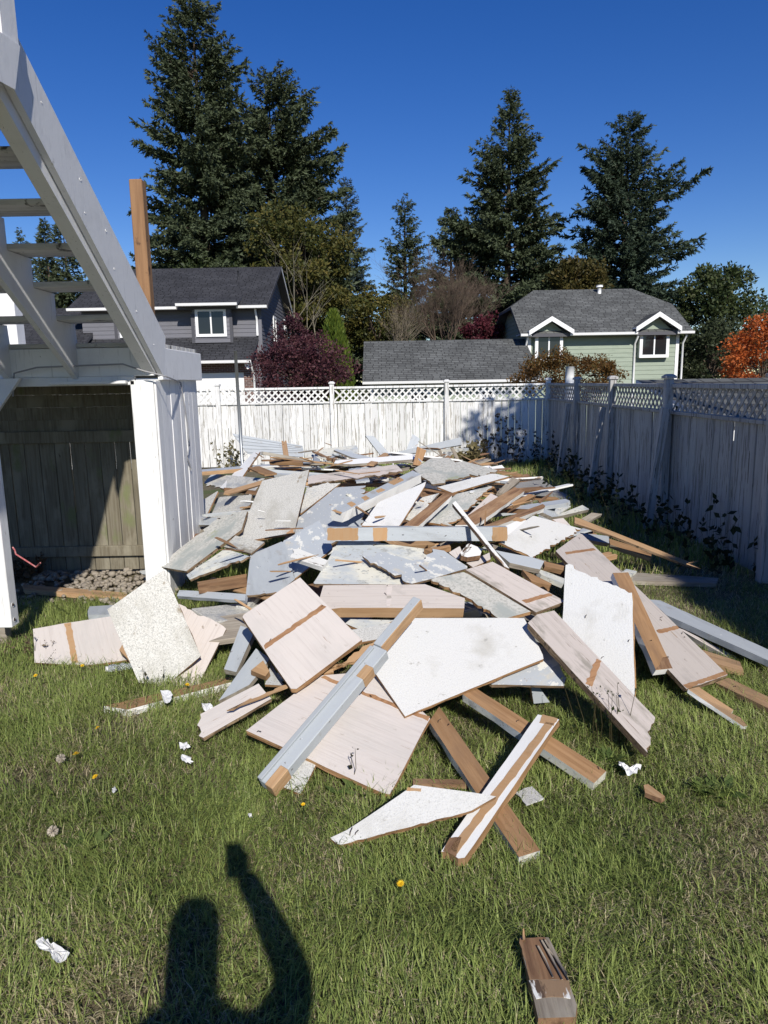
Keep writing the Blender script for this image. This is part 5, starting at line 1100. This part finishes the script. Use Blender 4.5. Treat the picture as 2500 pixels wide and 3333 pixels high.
# tall weeds along the side fence and in the corner
def stalks(name, label, pts, hgt, seed, head, colr, nl=5, lean=.18, leafsz=.05, cat='plant', group=None, stemcol=None, nst=7, spread=.12):
    for q, (x, y, lb) in enumerate(pts):
        rr = np.random.default_rng(seed + q); root = empty(name, (x, y, 0), 0, lb or label, cat, group)
        st_v = []; st_q = []; P_ = []; D_ = []; L_ = []
        for s in range(nst):
            b = np.array([rr.uniform(-spread, spread), rr.uniform(-spread, spread), 0]); h = hgt * rr.uniform(.6, 1.1); t = b + np.array([rr.normal(0, lean) * h, rr.normal(0, lean) * h, h]); m_ = (b + t) / 2 + np.array([rr.normal(0, .04), rr.normal(0, .04), 0]) * h
            o = len(st_v); r = .0022
            for (p_, r_) in ((b, r), (m_, r * .85), (t, r * .5)):
                for ang in (0, 2.09, 4.19): st_v.append((p_[0] + math.cos(ang) * r_, p_[1] + math.sin(ang) * r_, p_[2]))
            for k in (0, 3): st_q += [(o + k, o + k + 1, o + k + 4, o + k + 3), (o + k + 1, o + k + 2, o + k + 5, o + k + 4), (o + k + 2, o + k, o + k + 3, o + k + 5)]
            for k in range(nl):
                f = rr.uniform(.15, .95); P_.append(b + (t - b) * f); D_.append(rr.normal(0, 1, 3) + np.array([0, 0, .4])); L_.append(leafsz * rr.uniform(.6, 1.3))
            for k in range(head):
                P_.append(t + rr.normal(0, .008, 3)); D_.append(rr.normal(0, 1, 3) + np.array([0, 0, .6])); L_.append(leafsz * .45 * rr.uniform(.7, 1.3))
        P_ = np.array(P_); D_ = unit(np.array(D_)); S_ = unit(np.cross(D_, rr.normal(0, 1, (len(P_), 3)))); L_ = np.array(L_)
        V_, Q_ = diamonds(P_, D_, S_, L_, L_ * .6); obj('leaves', npmesh('leaves', V_, Q_, m_leaf, np.repeat(mixc(colr[0], colr[1], rr.random(len(P_))), 4, 0)), root)
        sm = npmesh('stems', st_v, st_q, m_leaf, np.tile(np.array(stemcol or (.10, .085, .04)), (len(st_v), 1))); obj('stems', sm, root)
BR = [(.012, .02, .01), (.035, .05, .02)]
wp = []
for i in range(16):
    wp.append((XR - .32 + i * .014 - random.random() * .5, 6.2 + i * .52 + random.uniform(-.2, .2), 'dark leafy bramble in shade at the side fence foot, number %s from the near end' % ('one', 'two', 'three', 'four', 'five', 'six', 'seven', 'eight', 'nine', 'ten', 'eleven', 'twelve', 'thirteen', 'fourteen', 'fifteen', 'sixteen')[i]))
stalks('bramble', 'dark leafy bramble in the shade at the foot of the side fence', wp, .55, 300, 0, BR, nl=11, leafsz=.075, group='brambles along the side fence', nst=6, spread=.28, lean=.35)
p1 = at_y(1625, 1500, 14.2); p2 = at_y(1690, 1510, 14.0); p3 = at_y(1590, 1500, 14.3)
stalks('seed_weed', 'tall brown seed heads against the back fence, left clump', [(p1.x, 14.2, None)], 1.0, 330, 9, [(.07, .05, .03), (.13, .10, .06)], nl=4, leafsz=.10, nst=22, spread=.3, lean=.16)
stalks('seed_weed', 'tall brown seed heads against the back fence, right clump', [(p2.x + .25, 14.0, None)], .75, 331, 8, [(.05, .04, .025), (.10, .08, .05)], nl=4, leafsz=.09, nst=20, spread=.4, lean=.2)
stalks('seed_weed', 'dry blond grass tuft at the back fence behind the pile', [(p3.x - .35, 14.4, None)], .5, 332, 4, [(.20, .17, .08), (.3, .25, .13)], nl=9, leafsz=.16, nst=26, spread=.25, lean=.25)
stalks('seed_weed', 'dry weed clump at the fence left of the metal pole', [(at_y(735, 1500, 14.6).x, 14.6, None)], .6, 333, 5, [(.10, .09, .04), (.2, .17, .08)], nl=6, leafsz=.09, nst=18, spread=.3, lean=.2)
g = at_z(1985, 2440); stalks('plantain_weed', 'ribwort seed stalks at the foot of the long pink plank', [(g.x, g.y, None)], .33, 340, 2, [(.03, .045, .015), (.08, .10, .035)], nl=2, leafsz=.03, nst=16, spread=.12, lean=.14)
g = at_z(1142, 2555); stalks('plantain_weed', 'two dark seed stalks before the front beige panel', [(g.x, g.y, None)], .17, 341, 2, [(.03, .03, .015), (.06, .05, .025)], nl=1, leafsz=.03, nst=2, spread=.02, lean=.08)
g = at_z(470, 2230); stalks('plantain_weed', 'thin seed stalks before the tilted speckled panel', [(g.x + .05, g.y - .05, None)], .2, 342, 1, [(.05, .05, .03), (.10, .09, .05)], nl=1, leafsz=.03, nst=5, spread=.12, lean=.3)
g = at_z(110, 2150); stalks('seed_weed', 'brown withered weeds under the hanging deck post', [(g.x, g.y, None)], .2, 343, 5, [(.09, .065, .04), (.17, .125, .075)], nl=4, leafsz=.025, nst=16, spread=.2, lean=.5)
g = at_z(85, 1890); stalks('seed_weed', 'brown withered tuft at the end of the narrow fir board', [(g.x, g.y, None)], .2, 344, 6, [(.10, .07, .045), (.18, .13, .08)], nl=10, leafsz=.06, nst=20, spread=.1, lean=.5)
def rosette(label, px, py, r, n, seed, cols):
    g = at_z(px, py); rr = np.random.default_rng(seed); root = empty('dock_weed', (g.x, g.y, 0), 0, label, 'weed', 'broad leaved weeds in the lawn')
    a = rr.uniform(0, 6.283, n); D = unit(np.stack([np.cos(a), np.sin(a), rr.uniform(.15, .8, n)], 1)); P_ = np.stack([np.cos(a) * .02 + rr.normal(0, r * .3, n), np.sin(a) * .02 + rr.normal(0, r * .3, n), np.full(n, .02)], 1)
    S = unit(np.cross(D, np.array([0, 0, 1.])[None] + rr.normal(0, .3, (n, 3)))); ln = r * rr.uniform(.5, 1.1, n); V_, Q_ = diamonds(P_, D, S, ln, ln * .36, .55)
    obj('leaves', npmesh('leaves', V_, Q_, m_leaf, np.repeat(mixc(cols[0], cols[1], rr.random(n)), 4, 0)), root)
WC = [(.06, .10, .025), (.15, .20, .06)]
rosette('broad leaved weed patch at the right of the lawn', 2330, 2590, .085, 60, 401, WC); rosette('broad leaved weed patch below the long pink plank', 1990, 2490, .08, 40, 402, WC)
rosette('small leafy weed right of the front beige panel', 1290, 2470, .1, 16, 403, WC); rosette('small leafy weed before the front beige panel', 1165, 2590, .09, 14, 404, WC); rosette('pale clover like weed left of the phone shadow', 300, 2775, .09, 16, 405, WC)
# dandelions
m_yel = L('dandelion_yellow', (.80, .55, .02), [((200, 200, 200), 3, .5, .6, (.70, .38, .01))], .7)
m_stem = L('flower_stem', (.10, .14, .04)); m_puff = L('dandelion_puff', (.45, .40, .33), rough=1)
petV = []; petF = []
for ring, (rad, zz, nn_) in enumerate(((.019, .002, 14), (.013, .007, 11), (.007, .010, 7))):
    for i in range(nn_):
        a = 2 * math.pi * (i + .5 * ring) / nn_; w = .0028; c, s = math.cos(a), math.sin(a); o = len(petV)
        petV += [(-s * .001, c * .001, zz - .004), (c * rad * .6 - s * w, s * rad * .6 + c * w, zz), (c * rad, s * rad, zz + .001), (c * rad * .6 + s * w, s * rad * .6 - c * w, zz)]; petF.append((o, o + 1, o + 2, o + 3))
pet = mesh('petals', petV, petF, m_yel)
DN = [(248, 2456, 1.25, 'largest yellow dandelion left of the torn paper bits'), (318, 2370, .85, 'yellow dandelion above the largest one'), (310, 2530, 1.0, 'yellow dandelion just below the largest one'), (268, 2168, .9, 'yellow dandelion under the low pink panel'), (116, 2200, .9, 'yellow dandelion at the far left of the lawn'), (610, 2230, 1.0, 'yellow dandelion by the plank in the grass'), (1304, 2878, 1.0, 'yellow dandelion right of the phone shadow'), (987, 2620, .7, 'tiny yellow dandelion below the diagonal post'), (645, 2485, .0, '')]
for (px, py, s, lb) in DN:
    if not s: continue
    g = at_z(px, py, .085); r = empty('dandelion', (g.x, g.y, 0), 0, lb, 'flower', 'dandelions in the lawn')
    q = obj('petals', pet, r, (0, 0, .087), (random.uniform(.1, .5), random.uniform(-.3, .3), random.random() * 6)); q.scale = (s * .78,) * 3; tube('stem', [(0, 0, 0), (.004, 0, .04), (0, 0, .085)], .0018, m_stem, r, 5)
for (px, py, lb) in ((198, 2468, 'grey dandelion clock left of the largest dandelion'), (172, 2705, 'grey dandelion clock at the left edge of the lawn')):
    g = at_z(px, py, .07); r = empty('dandelion_clock', (g.x, g.y, 0), 0, lb, 'seed head'); rr = np.random.default_rng(int(px)); n = 160
    D = unit(rr.normal(0, 1, (n, 3))); S = unit(np.cross(D, rr.normal(0, 1, (n, 3)))); V_, Q_ = diamonds(np.zeros((n, 3)) + np.array([0, 0, .07]), D, S, np.full(n, .022), np.full(n, .004), .8)
    obj('seed_ball', npmesh('seed_ball', V_, Q_, m_puff), r); tube('stem', [(0, 0, 0), (0, .003, .035), (0, 0, .07)], .0016, m_stem, r, 5)
# torn paper and paint chips
def paper(label, px, py, poly, z=.055, curl=.009, mat=None, name='paper_scrap'):
    rr = random.Random(int(px + py)); c = at_z(px, py, z); W_ = []
    pts = [at_z(px + a, py + b, z) - c for a, b in poly]; P2 = []
    for i, p in enumerate(pts):
        q = pts[(i + 1) % len(pts)]
        for t in (0, .33, .66): P2.append(p.lerp(q, t) + Vector((rr.gauss(0, .003), rr.gauss(0, .003), 0)))
    n = len(P2); V_ = [(p.x, p.y, rr.uniform(-.3, 1) * curl) for p in P2] + [(p.x * .5, p.y * .5, rr.uniform(-.4, .8) * curl) for p in P2] + [(0, 0, curl * .2)]
    top = len(V_); V_ = V_ + [(x, y, zz - .0015) for x, y, zz in V_]
    F_ = []
    for o, fl in ((0, 1), (top, -1)):
        for i in range(n):
            j = (i + 1) % n
            for f in ((o + i, o + j, o + n + j, o + n + i), (o + n + i, o + n + j, o + 2 * n)): F_.append(f[::fl])
    for i in range(n): F_.append((i, i + top, (i + 1) % n + top, (i + 1) % n))
    o = obj(name, mesh(name, V_, F_, mat or m_paper, smooth=False), None, c); tag(o, label, 'scrap')
paper('large torn white paper scrap at the lower left of the lawn', 175, 3096, [(-55, -30), (-38, -45), (-15, -25), (5, -18), (52, 8), (48, 25), (12, 42), (-10, 10), (-45, -8)], curl=.012)
paper('upper of two small white paper scraps by the front left lawn', 600, 2430, [(-18, -8), (8, -12), (18, 2), (-2, 10), (-12, 6)])
paper('lower of two small white paper scraps by the front left lawn', 607, 2474, [(-22, -14), (10, -10), (24, 8), (12, 12), (-8, 6)])
paper('torn white paper lying against the plank in the grass', 540, 2270, [(-16, -18), (10, -20), (22, -8), (14, 16), (-8, 20)], z=.09)
paper('curved white paint strip below the long pink plank', 2048, 2502, [(-38, -18), (-20, 0), (15, 2), (36, -12), (38, 4), (15, 18), (-15, 16)], curl=.02)
paper('tiny white chip left of the torn paper scraps', 372, 2572, [(-6, -10), (5, -8), (6, 8), (-4, 10)])
paper('white crumbled foam bit at the torn end of the small panel', 672, 2305, [(-14, -14), (8, -16), (22, 0), (4, 10), (-12, 6)], z=.07)
paper('tiny white chip below the kite panel corner', 815, 2655, [(-4, -8), (5, -5), (4, 6), (-4, 6)])
# crumpled clear bottle
m_pet = L('clear_plastic', (.75, .80, .85), rough=.12); b_ = m_pet.node_tree.nodes['Principled BSDF']; b_.inputs['Transmission Weight'].default_value = .75; b_.inputs['IOR'].default_value = 1.3
g = at_z(410, 2170, .05); r = empty('plastic_bottle', (g.x, g.y, .05), .3, 'crumpled clear plastic bottle in the grass by the speckled panel', 'bottle')
prof = [(-.10, .028), (-.07, .03), (-.045, .022), (-.02, .031), (.01, .024), (.035, .03), (.06, .024), (.08, .012), (.095, .012)]; V_ = []; F_ = []; rr = random.Random(4)
for (x, ra) in prof:
    for k in range(12): a = k * math.pi / 6; q = ra * rr.uniform(.8, 1.1); V_.append((x, math.cos(a) * q, math.sin(a) * q * .8))
for i in range(len(prof) - 1):
    for k in range(12): F_.append((i * 12 + k, i * 12 + (k + 1) % 12, (i + 1) * 12 + (k + 1) % 12, (i + 1) * 12 + k))
F_ += [list(range(12)), list(range(len(V_) - 12, len(V_)))[::-1]]
obj('bottle_body', mesh('bottle_body', V_, F_, m_pet), r); m_cap = L('white_cap', (.75, .75, .75)); obj('cap', tubemesh('cap', [(-.118, 0, 0), (-.1005, 0, 0)], .017, m_cap, 12), r)
# splintered board end nearest the camera
q = [at_z(*p, .06) for p in ((1692, 3048), (1795, 3048), (1875, 3290), (1750, 3310))]
CROP['N2'] = (0, 0, 1)
o = slab('board_offcut', 'splintered dark board offcut with white painted end, alone at lower right', 'board', 'N', [(1690, 3048), (1785, 3050), (1852, 3190), (1876, 3270), (1872, 3310), (1752, 3315), (1722, 3190)], m_woodgray, m_woodd, .035, 0, z=.075, jag=(0, 1), jamp=.008, group=None, strips=[((1692, 3055), (1778, 3052), (1848, 3188), (1722, 3188), m_woodd), ((1722, 3189), (1850, 3192), (1860, 3250), (1742, 3250), m_wrot)])
for (a, b, c_) in (((1775, 3060), (1850, 3190), .008), ((1764, 3062), (1830, 3188), .005), ((1752, 3080), (1800, 3180), .004), ((1785, 3090), (1846, 3170), .005)):
    p = at_z(*a, .085); q = at_z(*b, .082); Mi = o.matrix_world.inverted(); tube('splinter', [Mi @ p, Mi @ p.lerp(q, .5) + Vector((0, 0, .006)), Mi @ q], [.003, c_ * .7, .002], m_woodgray, o, 5)
p = at_z(1705, 3060, .08); q = at_z(1704, 3022, .10); Mi = o.matrix_world.inverted(); tube('splinter', [Mi @ p, Mi @ q], [.006, .002], m_woodl, o, 4)
slab('wood_chip', 'small orange wood chip on the lawn at right', 'chip', 'N', [(2096, 2555), (2110, 2552), (2165, 2592), (2150, 2598), (2100, 2580)], m_woodl, m_woodd, .02, 0, z=.06, jag=(0, 2, 3), jamp=.005, group=None)
# ------------------------------------------------------------------ the photographer (shadow only in the photograph)
m_cloth = L('dark_shirt', (.06, .065, .08), [((60, 60, 60), 3, .45, .6, (.04, .045, .055))]); m_skin = L('skin', (.45, .28, .2), rough=.5); m_hair = L('hair', (.05, .035, .025), rough=.6); m_phone = L('phone', (.03, .03, .032), rough=.25)
per = empty('person', (-.05, -.28, 0), 0, 'person in dark clothes holding up a phone, seen by the shadow on the lawn', 'person')
J = {'pel': (0, 0, .95, .15), 'wa': (0, 0, 1.1, .14), 'ch': (-.0, 0, 1.28, .15), 'nk': (-.03, .0, 1.47, .06), 'hd': (-.035, .03, 1.56, .075), 'hd2': (-.035, .03, 1.66, .092), 'hd3': (-.035, .02, 1.74, .06),
     'sr': (.18, 0, 1.36, .085), 'er': (.25, .10, 1.45, .066), 'wr': (.14, .17, 1.64, .046), 'pm': (.09, .19, 1.72, .04),
     'slh': (-.17, 0, 1.34, .085), 'el': (-.24, .02, 1.1, .05), 'wl': (-.25, .1, .87, .033), 'pl': (-.25, .12, .79, .032),
     'hr': (.1, 0, .88, .10), 'kr': (.11, .02, .48, .065), 'ar': (.11, -.02, .08, .045), 'tr': (.12, .14, .035, .035),
     'hl': (-.1, 0, .88, .10), 'kl': (-.11, .02, .48, .065), 'al': (-.11, -.02, .08, .045), 'tl': (-.12, .14, .035, .035)}
E_ = [('pel', 'wa'), ('wa', 'ch'), ('ch', 'nk'), ('nk', 'hd'), ('hd', 'hd2'), ('hd2', 'hd3'), ('ch', 'sr'), ('sr', 'er'), ('er', 'wr'), ('wr', 'pm'), ('ch', 'slh'), ('slh', 'el'), ('el', 'wl'), ('wl', 'pl'), ('pel', 'hr'), ('hr', 'kr'), ('kr', 'ar'), ('ar', 'tr'), ('pel', 'hl'), ('hl', 'kl'), ('kl', 'al'), ('al', 'tl')]
def skinned(name, J, E_, rootk, mat, parent):
    ks = list(J); me = bpy.data.meshes.new(name); me.from_pydata([J[k][:3] for k in ks], [(ks.index(a), ks.index(b)) for a, b in E_], [])
    o = obj(name, me, parent); me.materials.append(mat); md = o.modifiers.new('skin', 'SKIN'); sk = me.skin_vertices[0].data
    for i, k in enumerate(ks): sk[i].radius = (J[k][3], J[k][3]); sk[i].use_root = (k == rootk)
    md.use_smooth_shade = True; s = o.modifiers.new('sub', 'SUBSURF'); s.levels = 2; s.render_levels = 2; return o
skinned('body', J, E_, 'pel', m_cloth, per)
hairv = {'z': (-.035, -.03, 1.44, .08), 'a': (-.035, -.02, 1.60, .09), 'b': (-.035, -.005, 1.70, .085), 'c': (-.035, .02, 1.765, .055)}
skinned('hair', hairv, [('z', 'a'), ('a', 'b'), ('b', 'c')], 'a', m_hair, per)
for i, (dx, z0_, l) in enumerate(((.012, 1.73, .07), (.012, 1.755, .075), (.012, 1.78, .07), (.012, 1.80, .055))):
    skinned('finger', {'a': (.115, .195, z0_ - .02, .011), 'b': (.085, .215, z0_ - .005, .0095), 'c': (.055, .218, z0_ + .002, .008)}, [('a', 'b'), ('b', 'c')], 'a', m_skin, per)
skinned('thumb', {'a': (.10, .18, 1.70, .013), 'b': (.09, .195, 1.735, .011), 'c': (.075, .205, 1.76, .009)}, [('a', 'b'), ('b', 'c')], 'a', m_skin, per)
ph = box('phone', -.005, .066, -.045, -.037, 1.66, 1.81, m_phone, None, .003); ph.location.x -= .03; tag(ph, 'dark phone held up by the photographer, seen as a shadow', 'phone')
